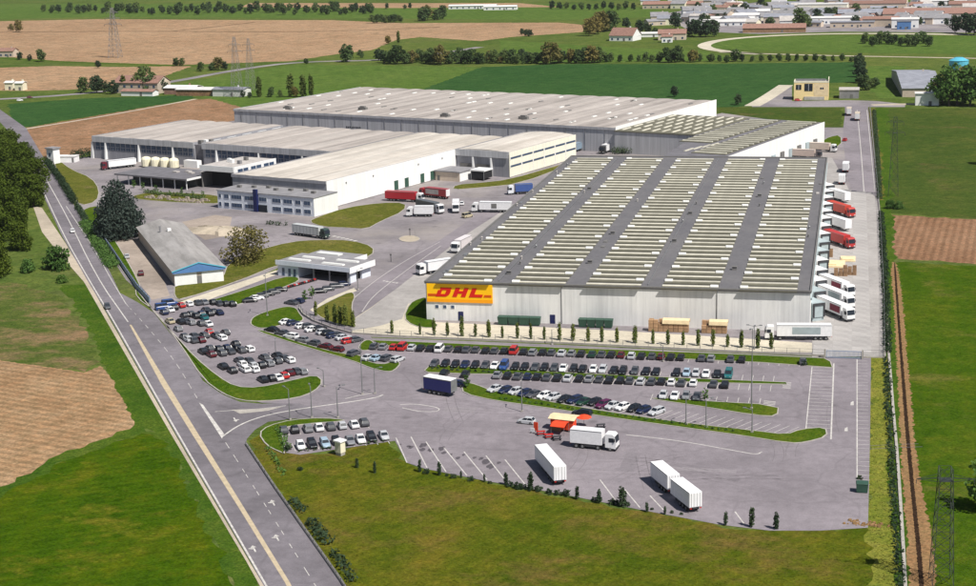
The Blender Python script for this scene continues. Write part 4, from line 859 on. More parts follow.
def carrow(where, group, xs, code, y, ang, jit=0.12, z=None):
    """cars of one row, left to right; code gives the colours, xs the photo columns or world X"""
    kinds = ['hatchback', 'hatchback', 'saloon', 'estate', 'hatchback', 'saloon']
    for i, (p, ch) in enumerate(zip(xs, code)):
        k = 'van' if ch.isupper() else rc.choice(kinds); col = CK[ch.lower()]
        car((p[0]+rc.uniform(-jit, jit), p[1]+rc.uniform(-jit*2, jit*2)), ang+rc.uniform(-.03, .03), col, k, f'{col} {k}, {ordn(i+1)} from left in {where}', group)
def snap(px, y_pix, Y):      # photo columns -> bay centres on the row at depth Y
    out = []
    for x in px: p = S(x, y_pix+(x-560)*0.031); out.append((p.x*Y/p.y if False else p.x, Y))
    return out
def rowpx(px, Y, zz=0.5):
    out = []
    for x in px:                      # find world X on the line y=Y seen at that photo column
        lo, hi = -260.0, 60.0
        for _ in range(40):
            m_ = (lo+hi)/2; d = Vector((m_, Y, zz-CAMH)); sx = 488+FPX*d.dot(CR)/d.dot(CF)
            if sx < x: lo = m_
            else: hi = m_
        out.append((lo, Y))
    return out
UP, DN = math.pi/2, -math.pi/2
x1 = [374.4, 383, 394, 402.7, 411.5, 420.6, 430.5, 439.5, 449, 458.4, 467, 476, 485.5, 494.5, 504.6, 514, 523.6, 533.5, 543, 552, 562, 572, 581.5, 591.7, 601.5, 611.3, 621.5, 632, 641.8, 651.7, 661, 671, 680.6, 701.5, 711.3, 731, 742.2, 803]
c1 = 'dgrRskkWdkddkdkRkgkdsgkedkmskdmkkdgdkdkk'
carrow('the row along the fence', 'cars along the fence', rowpx(x1, 368.6), c1, 0, UP)
x2 = [435, 445, 455.2, 465, 475.5, 485, 494.5, 504.2, 515, 525, 534.8, 544.5, 554.2, 563.5, 574, 583, 593, 602.6, 614, 623.6, 635, 646.2, 656.2, 677, 686, 695.6, 706.2, 717, 728]
carrow('the second row from the fence', 'cars in the second row', rowpx(x2, 355.2), 'dkknkdwBkkdkdwkkwskkdkkklswkT', 0, DN)
x3 = [444, 466, 497, 507.6, 518, 528, 537, 547.2, 557.8, 568.3, 579, 588.8, 599.2, 610, 620, 630, 641, 651.2, 661, 671.8, 681.8, 693.2, 713.8, 724.9]
carrow('the third row from the fence', 'cars in the third row', rowpx(x3, 347.4), 'kkgkdnkdkskgdkkdsdkwdwdk', 0, UP)
p4 = [(495.7, 391.2), (505.5, 392.6), (515.4, 394), (525.4, 395.4), (534, 396.8), (544.3, 398), (553.5, 399.6), (565.2, 401.3), (575, 402.6), (584, 404), (594.4, 405), (603.6, 407), (613.5, 408), (623, 409.5), (633.4, 411), (643.8, 412.6), (656, 414.4)]
carrow('the slanted row above the grass strip', 'cars in the slanted row', [S(*p).to_2d() for p in p4], 'snsndwsknekpswkns', 0, R(238))
carrow('the short row by the lower grass island', 'cars in the short row', rowpx([663.4, 674.4, 685.5, 696.6], 336.9), 'swgd', 0, DN)
pb = [(283.5, 433), (295.2, 432.3), (307.5, 431), (319.2, 430), (331, 429), (342, 428), (353.6, 427), (364.7, 424.5)]
carrow('the upper row in the small car park', 'cars in the small lower car park', [S(*p).to_2d() for p in pb], 'dkgwdswd', 0, R(118))
pb = [(300.7, 448.5), (312.4, 446.7), (325.3, 445.7), (336.4, 443.8), (350, 443.4), (360.4, 441.5), (371, 440), (383.8, 438)]
carrow('the lower row in the small car park', 'cars in the small lower car park', [S(*p).to_2d() for p in pb], 'wklkgwks', 0, R(298))
# triangular car park by the curved fence
pb = [(287, 324), (293.5, 325), (302.5, 328.2), (308.5, 328), (313, 331.5), (319, 330.6), (323.5, 333.8), (329, 335), (333.5, 337.8), (338, 336.8), (343.5, 339.6), (349, 343.2), (356, 342)]
carrow('the row under the curved fence', 'cars under the curved fence', [S(*p).to_2d() for p in pb], 'wnwdwkskndsrd', 0, R(50))
pb = [(272, 331.5), (282.5, 335), (291.5, 338), (302.8, 341.7), (314, 345), (325.4, 348.6), (337.6, 351.6)]
carrow('the entrance road row', 'cars along the entrance road', [S(*p).to_2d() for p in pb], 'kdwgdmm', 0, R(160))
carrow('the group beside the island', 'cars beside the island', [S(*p).to_2d() for p in ((354, 355.5), (368, 359.6), (377, 360.3), (388, 360), (398, 361.8))], 'dslds', 0, R(70))
carrow('the gatehouse road bend', 'cars by the gatehouse road', [S(*p).to_2d() for p in ((291, 304.5), (298.5, 303))], 'dn', 0, R(160))
carrow('the line along the gatehouse lawn', 'cars along the gatehouse lawn', [S(*p).to_2d() for p in ((250, 302.5), (256.5, 300), (262.5, 297.6), (268.5, 296), (274, 294), (280, 292))], 'kwdkdk', 0, R(28))
carrow('the line beside the gatehouse exit', 'cars beside the gatehouse exit', [S(*p).to_2d() for p in ((320, 293), (328.5, 290.8), (337, 287.8), (344, 286))], 'kddn', 0, R(28))
# left car park, rows running up to the right
pa = R(134)
LOT = [('the top row of the left car park', 'nwkrwdgkdkk', [(163.5, 314.5), (170, 311.5), (174, 309.5), (181, 307.5), (189, 306), (197, 304.8), (204, 304), (213, 304.2), (219, 305.5), (225, 306), (231, 306)]),
       ('the second row of the left car park', 'kdkntdkkn', [(185, 317.5), (191, 316), (196, 318), (201, 316), (204, 319), (206, 312), (209, 315.5), (213, 314), (218.5, 314.6)]),
       ('the third row of the left car park', 'ikdgdw', [(170, 323), (181, 323.7), (186.5, 323.2), (192, 324.6), (202, 325.4), (207.5, 326)]),
       ('the fourth row of the left car park', 'gdsddmdrdwd', [(178, 331), (184, 338.5), (188, 341.3), (193, 342.4), (194, 338.2), (201, 342), (204, 337.5), (209, 334), (216, 337.5), (221, 340), (225.5, 334.5)]),
       ('the fifth row of the left car park', 'kdmkdndkkdw', [(203, 353.5), (209, 350.8), (211.5, 356.5), (218, 351.2), (222, 355.6), (226.5, 349.8), (230.5, 353.4), (235.5, 346), (236.5, 350.8), (241, 352.5), (249.5, 351)]),
       ('the sixth row of the left car park', 'kkdwwdswkdgdkdw', [(223, 368.6), (232, 373), (240, 362.6), (242.5, 366.6), (245, 371.5), (249, 363), (252.8, 368), (255, 371.6), (260.5, 367.6), (264, 360), (268.8, 365.6), (277, 363.4), (277.5, 357.6), (284, 360.5), (290.5, 362.4)]),
       ('the last row of the left car park', 'kkwrmdg', [(263, 381.6), (271, 380.4), (277.2, 380), (284, 378), (289.5, 374.6), (296, 373.6), (302, 373.8)])]
for nm, cc, pts in LOT: carrow(nm, 'cars in the left car park', [S(*p).to_2d() for p in pts], cc, 0, pa)
# loose cars
for p, ang, col, k, lb in (((72.5, 232.5), ra+math.pi, 'white', 'hatchback', 'small white car driving on the road by the hedge'), ((107.5, 308.5), ra, 'dark grey', 'hatchback', 'dark car driving on the road towards the camera'), ((141, 275), R(118), 'dark red', 'estate', 'dark red car parked beside the long blue gabled shed'), ((127, 258), R(118), 'silver', 'hatchback', 'silver car half hidden by the roadside fence near the shed'),
    ((526.5, 423.6), R(170), 'silver', 'hatchback', 'silver car beside the food stall in the lorry park'), ((582, 415.5), R(165), 'black', 'estate', 'black car below the grass strip near the food stall'), ((456.5, 386), R(170), 'navy blue', 'saloon', 'navy car behind the blue box lorry'),
    ((462, 205), R(100), 'white', 'hatchback', 'small white car in the lorry yard beside the upright white lorry'), ((845, 141), R(80), 'red', 'estate', 'red car on the service road at the right'), ((467.5, 217.5), R(60), 'beige', 'van', 'small yellow van in the lorry yard'),
    ((798, 101), R(10), 'red', 'hatchback', 'red car before the yellow building'), ((20, 101), R(30), 'white', 'hatchback', 'white car on the country road at the far left'), ((30, 98), R(30), 'dark red', 'hatchback', 'dark red car on the country road at the far left')):
    q = S(*p); car((q.x, q.y), ang, col, k, lb, None, 'loose_car')
# ---------------------------------------------------------------- lorries
def wheel_mesh(r, w):
    mb = MB(); mb.tube((0, -w/2, 0), (0, w/2, 0), r, r, 14); mb.cur = 1; mb.tube((0, -w/2-.01, 0), (0, w/2+.01, 0), r*.55, r*.55, 10); return mb.mesh('wheel', ['tyre', 'steel'])
TW = wheel_mesh(.5, .32)
def cab(t, x, color, h=3.55, length=2.25):
    """cab whose back is at x, nose towards +x"""
    mb = MB(); l = length
    prof = [(x, .75), (x+l-.05, .55), (x+l, .9), (x+l, 1.75), (x+l-.28, h-.35), (x+l-.7, h), (x, h)]
    mb.sweep(prof, -1.22, 1.22); b = part('cab', mb, 'truck_paint', t); b.color = (*color, 1)
    g = MB(); g.rings([[(x+l-.01, y, 1.85), (x+l-.27, y, h-.45), (x+l-.22, y, h-.42), (x+l+.05, y, 1.86)] for y in (-1.1, 1.1)]); link('windscreen', g.mesh('windscreen', 'glass'), b)
    for s_ in (-1, 1):
        g = MB(); g.box(x+.75, x+l-.45, s_*1.235-.012, s_*1.235+.012, 1.9, h-.75); link('side_window', g.mesh('side_window', 'glass'), b)
        g = MB(); g.box(x+l-.02, x+l+.05, s_*.85-.2, s_*.85+.2, .85, 1.1); link('headlight', g.mesh('headlight', 'skylight_white'), b)
        g = MB(); g.box(x+l-.35, x+l-.15, s_*1.36-.09, s_*1.36+.09, 2.1, 2.75); link('mirror', g.mesh('mirror', 'chassis'), b)
    g = MB(); g.box(x+l-.25, x+l+.08, -1.2, 1.2, .4, .74); link('bumper', g.mesh('bumper', 'chassis'), b)
    return b
def box_body(t, x0, x1, color, name='trailer_box', z0=1.1, z1=3.95, mark=None, ribs=0):
    mb = MB(); mb.box(x0, x1, -1.25, 1.25, z0, z1, 0.0); b = part(name, mb, 'truck_paint', t); b.color = (*color, 1)
    g = MB(); g.box(x0-.06, x0-.01, -1.15, -.03, z0+.1, z1-.12); link('rear_door', g.mesh('rear_door', 'trailer_white'), b)
    g = MB(); g.box(x0-.06, x0-.01, .03, 1.15, z0+.1, z1-.12); link('rear_door', g.mesh('rear_door', 'trailer_white'), b)
    for s_ in (-1, 1):
        g = MB(); g.box(x0, x1, s_*1.262-.012, s_*1.262+.012, z1-.16, z1-.02); link('top_rail', g.mesh('top_rail', 'steel'), b)
        if mark:
            g = MB(); a, c, m__ = mark; g.box(x0+(x1-x0)*a, x0+(x1-x0)*c, s_*1.265-.014, s_*1.265+.014, z0+.5, z1-.55); link('side_graphic', g.mesh('side_graphic', m__), b)
        for i in range(ribs):
            x = x0+(x1-x0)*(i+.5)/ribs; g = MB(); g.box(x-.04, x+.04, s_*1.27-.02, s_*1.27+.02, z0+.05, z1-.2); link('side_rib', g.mesh('side_rib', 'steel'), b)
    for y_ in (-.85, -.35, .35, .85): g = MB(); g.box(x0-.1, x0-.065, y_-.03, y_+.03, z0+.15, z1-.15); link('door_bar', g.mesh('door_bar', 'steel'), b)
    for s_ in (-1, 1): g = MB(); g.box(x0-.1, x0-.02, s_*.95-.18, s_*.95+.18, z0-.28, z0-.1); link('tail_light', g.mesh('tail_light', 'red_paint'), b)
    g = MB(); g.box(x0+.1, x1-.1, -.45, .45, z0-.35, z0-.02); part('chassis', g, 'chassis', t)
    g = MB(); g.box((x0+x1)/2-.6, (x0+x1)/2+2.0, -1.18, 1.18, .5, z0-.05); part('underrun_guard', g, 'chassis', t)
    return b
def wheels(t, xs):
    for x in xs:
        for s_ in (-1, 1): link('wheel', TW, t, (x, s_*1.05, .5))
def semi(a, b, label, box=(.82, .82, .83), cabc=(.8, .8, .8), world=False, L=None, has_cab=True, mark=None, ribs=0, name='articulated_lorry', group=None, cat='lorry'):
    """a: rear, b: nose (photo points on the ground)"""
    p, q = (Vector(a), Vector(b)) if world else (S(*a).to_2d(), S(*b).to_2d())
    d = q-p; ang = math.atan2(d.y, d.x); L = L or max(7.0, min(16.4, d.length)); c = (p+q)/2
    t = thing(name, label, cat, (c.x, c.y, VZ), ang, group); h = L/2
    if has_cab:
        ta = -h+L-3.1; box_body(t, -h, ta, box, mark=mark, ribs=ribs); cab(t, h-2.35, cabc)
        wheels(t, [-h+1.3, -h+2.6]+([-h+3.9] if L > 13 else [])+[h-1.3]+([h-3.9] if L > 9 else []))
        mb = MB(); mb.box(h-5.2, h-2.0, -.45, .45, .55, .95); part('tractor_frame', mb, 'chassis', t)
    else:
        box_body(t, -h, h, box, mark=mark, ribs=ribs); wheels(t, [-h+1.6, -h+2.9, -h+4.2])
        for s_ in (-1, 1): mb = MB(); mb.box(h-3, h-2.8, s_*.8-.08, s_*.8+.08, 0, 1.1); part('landing_leg', mb, 'steel', t)
    return t
W_, G_ = (.82, .82, .83), (.40, .41, .43)
semi((572, 446), (618, 450.5), 'white box lorry driving to the right in the lorry park', cabc=(.8, .8, .8), name='box_lorry', ribs=0)
semi((561.5, 487.5), (540, 462), 'white trailer parked alone on the lorry park without a cab', has_cab=False, name='trailer', cat='trailer', L=13.6)
semi((694.5, 512.5), (677.5, 499), 'white box trailer at lower right of the lorry park, nearer of two', has_cab=False, name='trailer', cat='trailer', L=8.2)
semi((672.5, 494.2), (657.5, 481.6), 'white box trailer at lower right of the lorry park, farther of two', has_cab=False, name='trailer', cat='trailer', L=8.2)
semi((428, 392.2), (453, 396.5), 'dark blue box lorry with white roof on the entrance yard', box=(.012, .016, .13), has_cab=False, L=7.6, name='box_lorry')
mb = MB(); mb.box(-3.8, 3.8, -1.27, 1.27, 3.955, 4.02); o = bpy.data.objects['box_lorry.001']; part('roof', mb, 'white_paint', o); mb = MB(); mb.box(3.81, 3.87, -1.2, 1.2, 1.15, 3.9); part('front_panel', mb, 'steel', o)
semi((831, 339.5), (764, 339.2), 'long white articulated lorry parked along the warehouse front', mark=(.2, .72, 'dock_grey'), L=16.6)
# lorries backed on to the sawtooth docks
dd = Vector((math.cos(DA), math.sin(DA)))
RED = (8, 12)
def docked(i, label, **kw):
    base = Vector((MX+MW+0.3, MY+14+i*13.4))+dd*3.55
    L = kw.pop('L', 15.5); return semi(base, base+dd*L, label, world=True, L=L, **kw)
docked(1, 'white lorry with maroon graphics at the docks nearest the front', mark=(.55, .95, 'maroon')); docked(2, 'white lorry with grey band between the two maroon marked lorries', mark=(.45, .92, 'dock_grey'))
docked(3, 'white lorry with maroon graphics at the docks, farther one', mark=(.55, .95, 'maroon'))
docked(RED[0], 'red lorry at the docks, the nearer of the two red ones', box=(.50, .035, .03), cabc=(.45, .03, .03)); docked(RED[1], 'red lorry at the docks, the farther of the two red ones', box=(.55, .06, .03), cabc=(.5, .04, .03))
for (a, b, lb, kw) in (((843, 180), (848.5, 163), 'white lorry standing on the service road beside the far docks', dict(L=10)), ((840.5, 189), (843.5, 178.5), 'short white lorry with dark cab beside the far docks', dict(L=8, cabc=(.03, .03, .04))),
    ((856.5, 127), (858, 113), 'beige high box lorry at the top of the service road, right one', dict(L=12, box=(.62, .52, .40))), ((848.5, 122), (849.5, 108), 'beige high box lorry at the top of the service road, left one', dict(L=12, box=(.60, .50, .40))),
    ((803, 150.5), (838, 152.5), 'beige trailer lorry beside the rear block, farther one', dict(L=15, box=(.60, .50, .42))), ((788, 157.5), (822, 159), 'beige trailer lorry beside the rear block, nearer one', dict(L=15, box=(.55, .44, .38), cabc=(.1, .08, .08))),
    ((385, 200.5), (425, 202.5), 'red lorry with white cab and white roof at the white hall docks', dict(box=(.40, .012, .025), L=16)), ((450, 199.5), (419, 196), 'lorry with grey and red sides behind the red one', dict(box=(.35, .03, .04), cabc=(.4, .02, .03), L=14, mark=(.35, .95, 'roof_flat_pale'))),
    ((411, 207.5), (450, 216), 'dark grey lorry with white cab in the lorry yard', dict(box=(.10, .11, .12), L=15)), ((433, 216.5), (407, 216.5), 'white lorry beside the dark grey one in the yard', dict(L=10)),
    ((456.5, 205.5), (455.5, 217.5), 'white lorry seen end on in the lorry yard', dict(L=9, cabc=(.82, .82, .83))), ((512, 212.5), (471.5, 212), 'white lorry with dark oval logo near the warehouse corner', dict(L=15, mark=(.45, .62, 'gutter'))),
    ((529, 193.5), (511, 194.5), 'blue lorry half hidden behind the warehouse roof edge', dict(L=10, box=(.05, .10, .30), cabc=(.75, .78, .82))), ((447, 271), (422, 275), 'white lorry beside the warehouse left wall', dict(L=12)),
    ((470, 246), (453, 254.5), 'white and red lorry partly hidden by the warehouse left eave', dict(L=12, box=(.75, .70, .70), cabc=(.8, .8, .8))), ((290, 234), (333, 240), 'grey curtain lorry with dark green cab on the yard road', dict(box=(.55, .57, .57), cabc=(.03, .06, .05), L=16, ribs=8)),
    ((138, 166), (99, 170.5), 'white trailer lorry with dark red cab before the left hall', dict(cabc=(.13, .01, .02), L=16.4)), ((588, 147.5), (571, 153.5), 'blue grey trailer by the great hall wall', dict(box=(.22, .30, .38), has_cab=False, L=13, name='trailer', cat='trailer')),
    ((615, 149.5), (598, 155.5), 'white trailer with dark front by the great hall wall', dict(L=12, cabc=(.03, .03, .03)))):
    semi(a, b, lb, **kw)
for i, (x, y) in enumerate(((163.5, 309.5), (170, 305.8))):
    q = S(x, y); car((q.x, q.y), R(40), 'blue', 'van', ('left' if i == 0 else 'right')+' one of two blue vans at the corner of the left car park', None, 'loose_car')
docked(10, 'white trailer between the two red lorries at the docks', has_cab=False, L=13); docked(14, 'white trailer at the far end of the docks', has_cab=False, L=12)
# ================================================================ TREES, HEDGES, SHRUBS
import numpy as np
def leaves(name, clumps, dens, size, mat, seed=0, flatness=0.0, fill=0.35):
    """many small leaf faces spread through overlapping clumps (x,y,z,rx,ry,rz)"""
    g = np.random.default_rng(seed); V = []
    for (x, y, z, rx, ry, rz) in clumps:
        n = max(12, int(dens*(rx*ry+rx*rz+ry*rz)*4.2))
        d = g.normal(size=(n, 3)); d /= np.linalg.norm(d, axis=1)[:, None]
        rad = np.where(g.random(n) < fill, g.random(n)**0.5*0.9, 0.82+0.3*g.random(n))[:, None]
        lump = 1+0.16*np.sin(d[:, :1]*5+seed)*np.cos(d[:, 1:2]*4.3+seed*2)
        c = np.array([x, y, z])+d*rad*lump*np.array([rx, ry, rz])
        nrm = d+g.normal(size=(n, 3))*0.75; nrm[:, 2] += 0.35; nrm /= np.linalg.norm(nrm, axis=1)[:, None]
        t = np.cross(nrm, g.normal(size=(n, 3))); t /= np.linalg.norm(t, axis=1)[:, None]; b = np.cross(nrm, t)
        s = size*(0.55+0.9*g.random(n))[:, None]
        V.append(np.stack([c-t*s-b*s*.6, c+t*s*.9-b*s*.7, c+t*s+b*s*.6, c-t*s*.8+b*s*.7], 1))
    V = np.concatenate(V).reshape(-1, 3); keep = V[:, 2].reshape(-1, 4).min(1) > 0.02
    V = V.reshape(-1, 4, 3)[keep].reshape(-1, 3); n = len(V)//4
    me = bpy.data.meshes.new(name); me.vertices.add(len(V)); me.vertices.foreach_set('co', V.ravel())
    me.loops.add(len(V)); me.loops.foreach_set('vertex_index', np.arange(len(V))); me.polygons.add(n)
    me.polygons.foreach_set('loop_start', np.arange(n)*4); me.materials.append(MAT[mat]); me.update(calc_edges=True); me.validate()
    return me
def trunk_mesh(h, r, limbs, seed, spread):
    g = random.Random(seed); mb = MB(); p = Vector((0, 0, 0)); rr = r
    for k in range(4):
        q = Vector((g.uniform(-.05, .05)*h, g.uniform(-.05, .05)*h, h*(k+1)/4)); mb.tube(p, q, rr, rr*.72, 7); p = q; rr *= .72
    for i in range(limbs):
        a = 2*math.pi*i/limbs+g.uniform(-.4, .4); z = h*g.uniform(.35, .8); e = Vector((math.cos(a)*spread, math.sin(a)*spread, z+spread*g.uniform(.6, 1.1)))
        mb.tube((0, 0, z), e, r*.4, r*.1, 5)
    return mb.mesh('trunk', 'bark')
def broad_clumps(h, w, seed, n=11, low=0.22):
    g = random.Random(seed); out = []
    for i in range(n):
        t = (i+.5)/n; z = h*(low+(0.94-low)*t); rad = w*(math.sin(math.pi*(0.18+0.74*t))**0.8)*g.uniform(.35, .75); a = i*2.4+g.uniform(-.5, .5)
        r = w*g.uniform(.34, .52)*(1.1-.35*t); out.append((math.cos(a)*rad, math.sin(a)*rad, min(z, h-r*.7), r, r, r*g.uniform(.65, .9)))
    return out
TREES = {}
def tree_kind(key, h, w, mat, dens, size, n=11, seeds=(1, 2, 3), narrow=False, trunk_r=.28, limbs=5, low=.22):
    TREES[key] = []
    for s_ in seeds:
        if narrow:
            g = random.Random(s_); cl = [(g.uniform(-.12, .12)*w, g.uniform(-.12, .12)*w, h*(.10+.84*i/n), w*(.5+.55*math.sin(math.pi*(.22+.70*i/n)))*.8, w*(.5+.55*math.sin(math.pi*(.22+.70*i/n)))*.8, h/n*.95) for i in range(n)]
        else: cl = broad_clumps(h, w, s_, n, low)
        TREES[key].append((trunk_mesh(h*(.75 if not narrow else .5), trunk_r, limbs if not narrow else 2, s_, w*.45), leaves('crown', cl, dens, size, mat, s_), h))
tree_kind('broad', 11, 4.6, 'leaf_mid', 2.2, .36)
tree_kind('far', 12, 5.6, 'leaf_far', 1.3, .55, seeds=(11, 12, 13, 14))
tree_kind('farbrown', 12, 5.4, 'leaf_brown', 1.3, .5, seeds=(15, 16))
tree_kind('fardark', 12, 5.2, 'leaf_dark', 1.4, .5, seeds=(17, 18, 19))
tree_kind('farpoplar', 13, 1.7, 'leaf_far', 2.0, .45, 9, (21, 22, 23), True)
tree_kind('poplardark', 14, 2.0, 'leaf_cypress', 2.0, .45, 9, (24, 25), True)
tree_kind('bigolive', 15, 7.0, 'leaf_olive', 3.2, .34, 18, (31, 32, 33), trunk_r=.45, limbs=7, low=.12)
tree_kind('cypress', 4.8, .62, 'leaf_cypress', 22, .13, 9, (41, 42, 43, 44), True, .1)
tree_kind('sapling', 3.0, .5, 'leaf_dark', 22, .12, 7, (45, 46, 47), True, .07)
tree_kind('youngtree', 4.5, 1.3, 'leaf_mid', 9, .18, 8, (48, 49), trunk_r=.1)
tree_kind('shrub', 2.2, 1.6, 'leaf_dark', 9, .2, 7, (51, 52, 53), trunk_r=.1, limbs=3, low=.1)
tree_kind('bush', 6.0, 4.3, 'leaf_mid', 4.5, .28, 12, (54, 55), trunk_r=.2, low=.05)
tree_kind('brownbush', 12, 6.6, 'leaf_brown', 1.5, .27, 20, (56,), trunk_r=.3, limbs=8, low=.08)
rt = random.Random(8); TC = {}
def tree(key, pos, label, group=None, s=1.0, name=None, cat='tree', sz=None):
    i = TC.get(key, 0); TC[key] = i+1; tm, cm, h = TREES[key][i % len(TREES[key])]
    t = thing(name or {'cypress': 'cypress_tree', 'sapling': 'sapling', 'shrub': 'shrub', 'bush': 'bush', 'poplardark': 'poplar_tree', 'farpoplar': 'poplar_tree'}.get(key, 'tree'), label, cat, (pos[0], pos[1], 0), rt.uniform(0, 6.28), group)
    a_ = rt.uniform(.88, 1.14); t.scale = (s*a_, s/a_*rt.uniform(.95, 1.1), sz or s*rt.uniform(.9, 1.1)); link('trunk', tm, t); link('crown', cm, t); return t
# cypresses before the warehouse front
cx = [392, 420, 434, 447.5, 462, 475.5, 488.7, 502.4, 517.4, 530.7, 544.4, 559.4, 573, 588, 601.8, 617, 635, 652.8, 667.7, 683, 698, 713, 727.5, 741.4, 757.8, 771]
for i, x in enumerate(cx):
    p = S(x, 333.6+(x-392)*.0405); s_ = rt.uniform(.82, 1.12) if i not in (1, 7, 10) else .72
    tree('cypress', p, f'slim cypress, {ordn(i+1)} from left in the row before the warehouse front', 'cypresses before the warehouse', s_)
for i, (x, y, s_) in enumerate(((316, 316, .9), (327, 322, 1.15), (335, 324, 1.2), (340.5, 325.4, 1.25), (345.5, 326.3, 1.3), (353, 327.3, 1.1))):
    tree('cypress', S(x, y), f'slim cypress, {ordn(i+1)} from left on the triangular lawn', 'cypresses on the triangular lawn', s_)
for x, y, s_, lb in ((305, 302, .9, 'small conifer by the curved fence, the left one of the pair'), (312, 299, .8, 'small conifer by the curved fence, the right one of the pair')): tree('youngtree', S(x, y), lb, None, s_)
sx = [(420, 472), (439.4, 475.5), (461, 478), (484.5, 482), (506, 485), (530.6, 490), (577, 499.5), (599, 503.5), (622, 507), (646.8, 512), (665, 514.5), (725.7, 525.5), (751.6, 527.5), (776, 529.5)]
for i, q in enumerate(sx):
    tree('sapling', S(*q), f'small dark sapling, {ordn(i+1)} from left along the lorry park edge', 'saplings along the lorry park edge', (0.9, .95, .5, .6, .95, 1.2, .95, .95, 1.5, .7, .6, .85, 1.25, 1.1)[i], sz=None)
g_ = random.Random(4); k = 0
for i in range(34):
    x = 412+i*8.6+g_.uniform(-3, 3); lim = 468.5+(x-412)*.165 if x < 720 else 519+(x-720)*.1
    if g_.random() < .25 and not 505 < x < 570: continue
    k += 1; tree('shrub', S(x, lim+2.2+g_.uniform(-.6, .8)), f'low weedy shrub, {ordn(k)} from left along the lorry park edge', 'shrubs along the lorry park edge', g_.uniform(.22, .5) if not 505 < x < 575 else g_.uniform(.45, .62), cat='shrub')
# trees beside the road on the left
for i, (x, y, s_) in enumerate(((10, 160, .9), (24, 166, .8), (22, 175, .9), (4, 168, 1.0), (38, 186, .80), (13, 196, 1.0), (-8, 205, 1.05), (33, 207, .8), (12, 228, .92), (-6, 244, 1.0), (20, 250, .68), (-2, 276, .8))):
    tree('bigolive', S(x, y), f'big leafy olive green roadside tree, {ordn(i+1)} counting from the top', 'big trees along the road', s_)
tree('bush', S(58, 269), 'round dark green bush beside the road shoulder', None, 1.15, cat='bush'); tree('bush', S(62, 283), 'small dark bush at the meadow corner by the road', None, .45, cat='bush')
tree('bush', S(28, 272), 'low bush under the big roadside trees', None, .7, cat='bush')
tree('brownbush', S(247, 262), 'broad brown green tree beside the long shed', None, 1.28, sz=1.0)
# cedar
cl = []; g = random.Random(6)
for lv in range(9):
    z = 2.2+lv*1.75; rr_ = 7.6*(1-(lv/9.5)**1.7)+.6; n = max(3, int(rr_*1.5))
    for j in range(n):
        a = 2*math.pi*j/n+lv*.7+g.uniform(-.2, .2); d = rr_*g.uniform(.55, .86); r = rr_*g.uniform(.26, .40)+.5; cl.append((math.cos(a)*d, math.sin(a)*d, z+g.uniform(-.4, .4), r, r, r*.55))
    cl.append((0, 0, z, rr_*.4+.4, rr_*.4+.4, 1.0))
t = thing('cedar_tree', 'large dark cedar standing between the road and long shed', 'tree', S(119, 238)); t.scale = (1, 1, 1.22); link('trunk', trunk_mesh(14, .55, 8, 2, 3), t); link('crown', leaves('crown', cl, 1.9, .30, 'leaf_cedar', 77), t)
# hedges: each one a clipped leafy run
def hedge(label, pix, w=1.4, h=2.0, mat='leaf_dark', name='hedge', dens=3.0, size=.22, step=1.5):
    q = gp(pix); o = q[0]; cl = []; g = random.Random(int(abs(o.x)*10)); mb = MB()
    for a, b in zip(q, q[1:]):
        n = max(1, int((b-a).length/step))
        for i in range(n):
            p = a.lerp(b, i/n)-o; cl.append((p.x+g.uniform(-.2, .2), p.y+g.uniform(-.2, .2), h*.5, w*.62*g.uniform(.85, 1.2), w*.62*g.uniform(.85, 1.2), h*.55*g.uniform(.8, 1.15)))
            if i % 3 == 0: mb.tube((p.x, p.y, 0), (p.x, p.y, h*.6), .06)
    t = thing(name, label, 'hedge', (o.x, o.y, 0)); part('stems', mb, 'bark', t, kind='stuff'); link('foliage', leaves('foliage', cl, dens, size, mat, 5), t); return t
hedge('tall dark hedge along the upper road', [(46, 162), (60, 181), (75, 205)], 2.2, 3.0)
hedge('short dark hedge piece by the yard entrance on the road', [(77, 208), (86, 222)], 1.8, 2.2)
hedge('wide green hedge strip between road and fence wall', [(85, 224), (98, 245), (113, 268)], 3.6, 1.8, 'leaf_mid')
hedge('dark hedge along the east yard fence', [(881, 214), (884, 262), (886, 300), (888, 355)], 1.6, 1.5)
hedge('dark overgrown ditch edge beside the pale channel', [(886.5, 360), (888, 400), (891, 440), (894, 500), (898, 560), (902, 610)], 1.3, .9)
hedge('dark hedge along the upper east fence', [(874, 112), (877, 150), (880, 200)], 1.5, 1.6)
hedge('dark shrubs along the small car park left edge', [(279, 430), (283, 441), (287, 452)], 1.3, 1.2, 'leaf_mid')
hedge('low shrubs under the parked cars of the small car park', [(300, 452), (330, 449), (360, 445), (392, 441)], .7, .6)
hedge('broken shrub run beside the road kerb wall, upper piece', [(268, 449), (276, 462), (285, 478)], 1.0, .8, 'leaf_mid')
hedge('broken shrub run beside the road kerb wall, middle piece', [(293, 503), (303, 515)], 1.7, 1.3)
hedge('broken shrub run beside the road kerb wall, lower piece', [(312, 525), (328, 546)], 1.9, 1.5)
hedge('broken shrub run beside the road kerb wall, lowest piece', [(334, 556), (345, 570), (356, 586)], 1.7, 1.3)
hedge('ragged shrubs and rubble before the flat canopy', [(146, 193), (165, 196), (185, 197), (204, 200)], 2.2, 1.6, 'leaf_far')
hedge('dark shrubs before the office block', [(268, 224.5), (280, 225.5), (291, 226)], 1.6, 1.5)
hedge('dark shrubs by the great hall wall', [(616, 154), (624, 153.5), (632, 154)], 3.4, 3.2)
hedge('dark shrubs along the central strip of parked cars', [(432, 369.5), (470, 372), (560, 375.5), (640, 379.5), (700, 382)], .6, .6, 'leaf_dark')
hedge('dark conifer hedge beside the white gate hut', [(73, 161), (82, 158.5), (94, 157)], 2.4, 4.8)
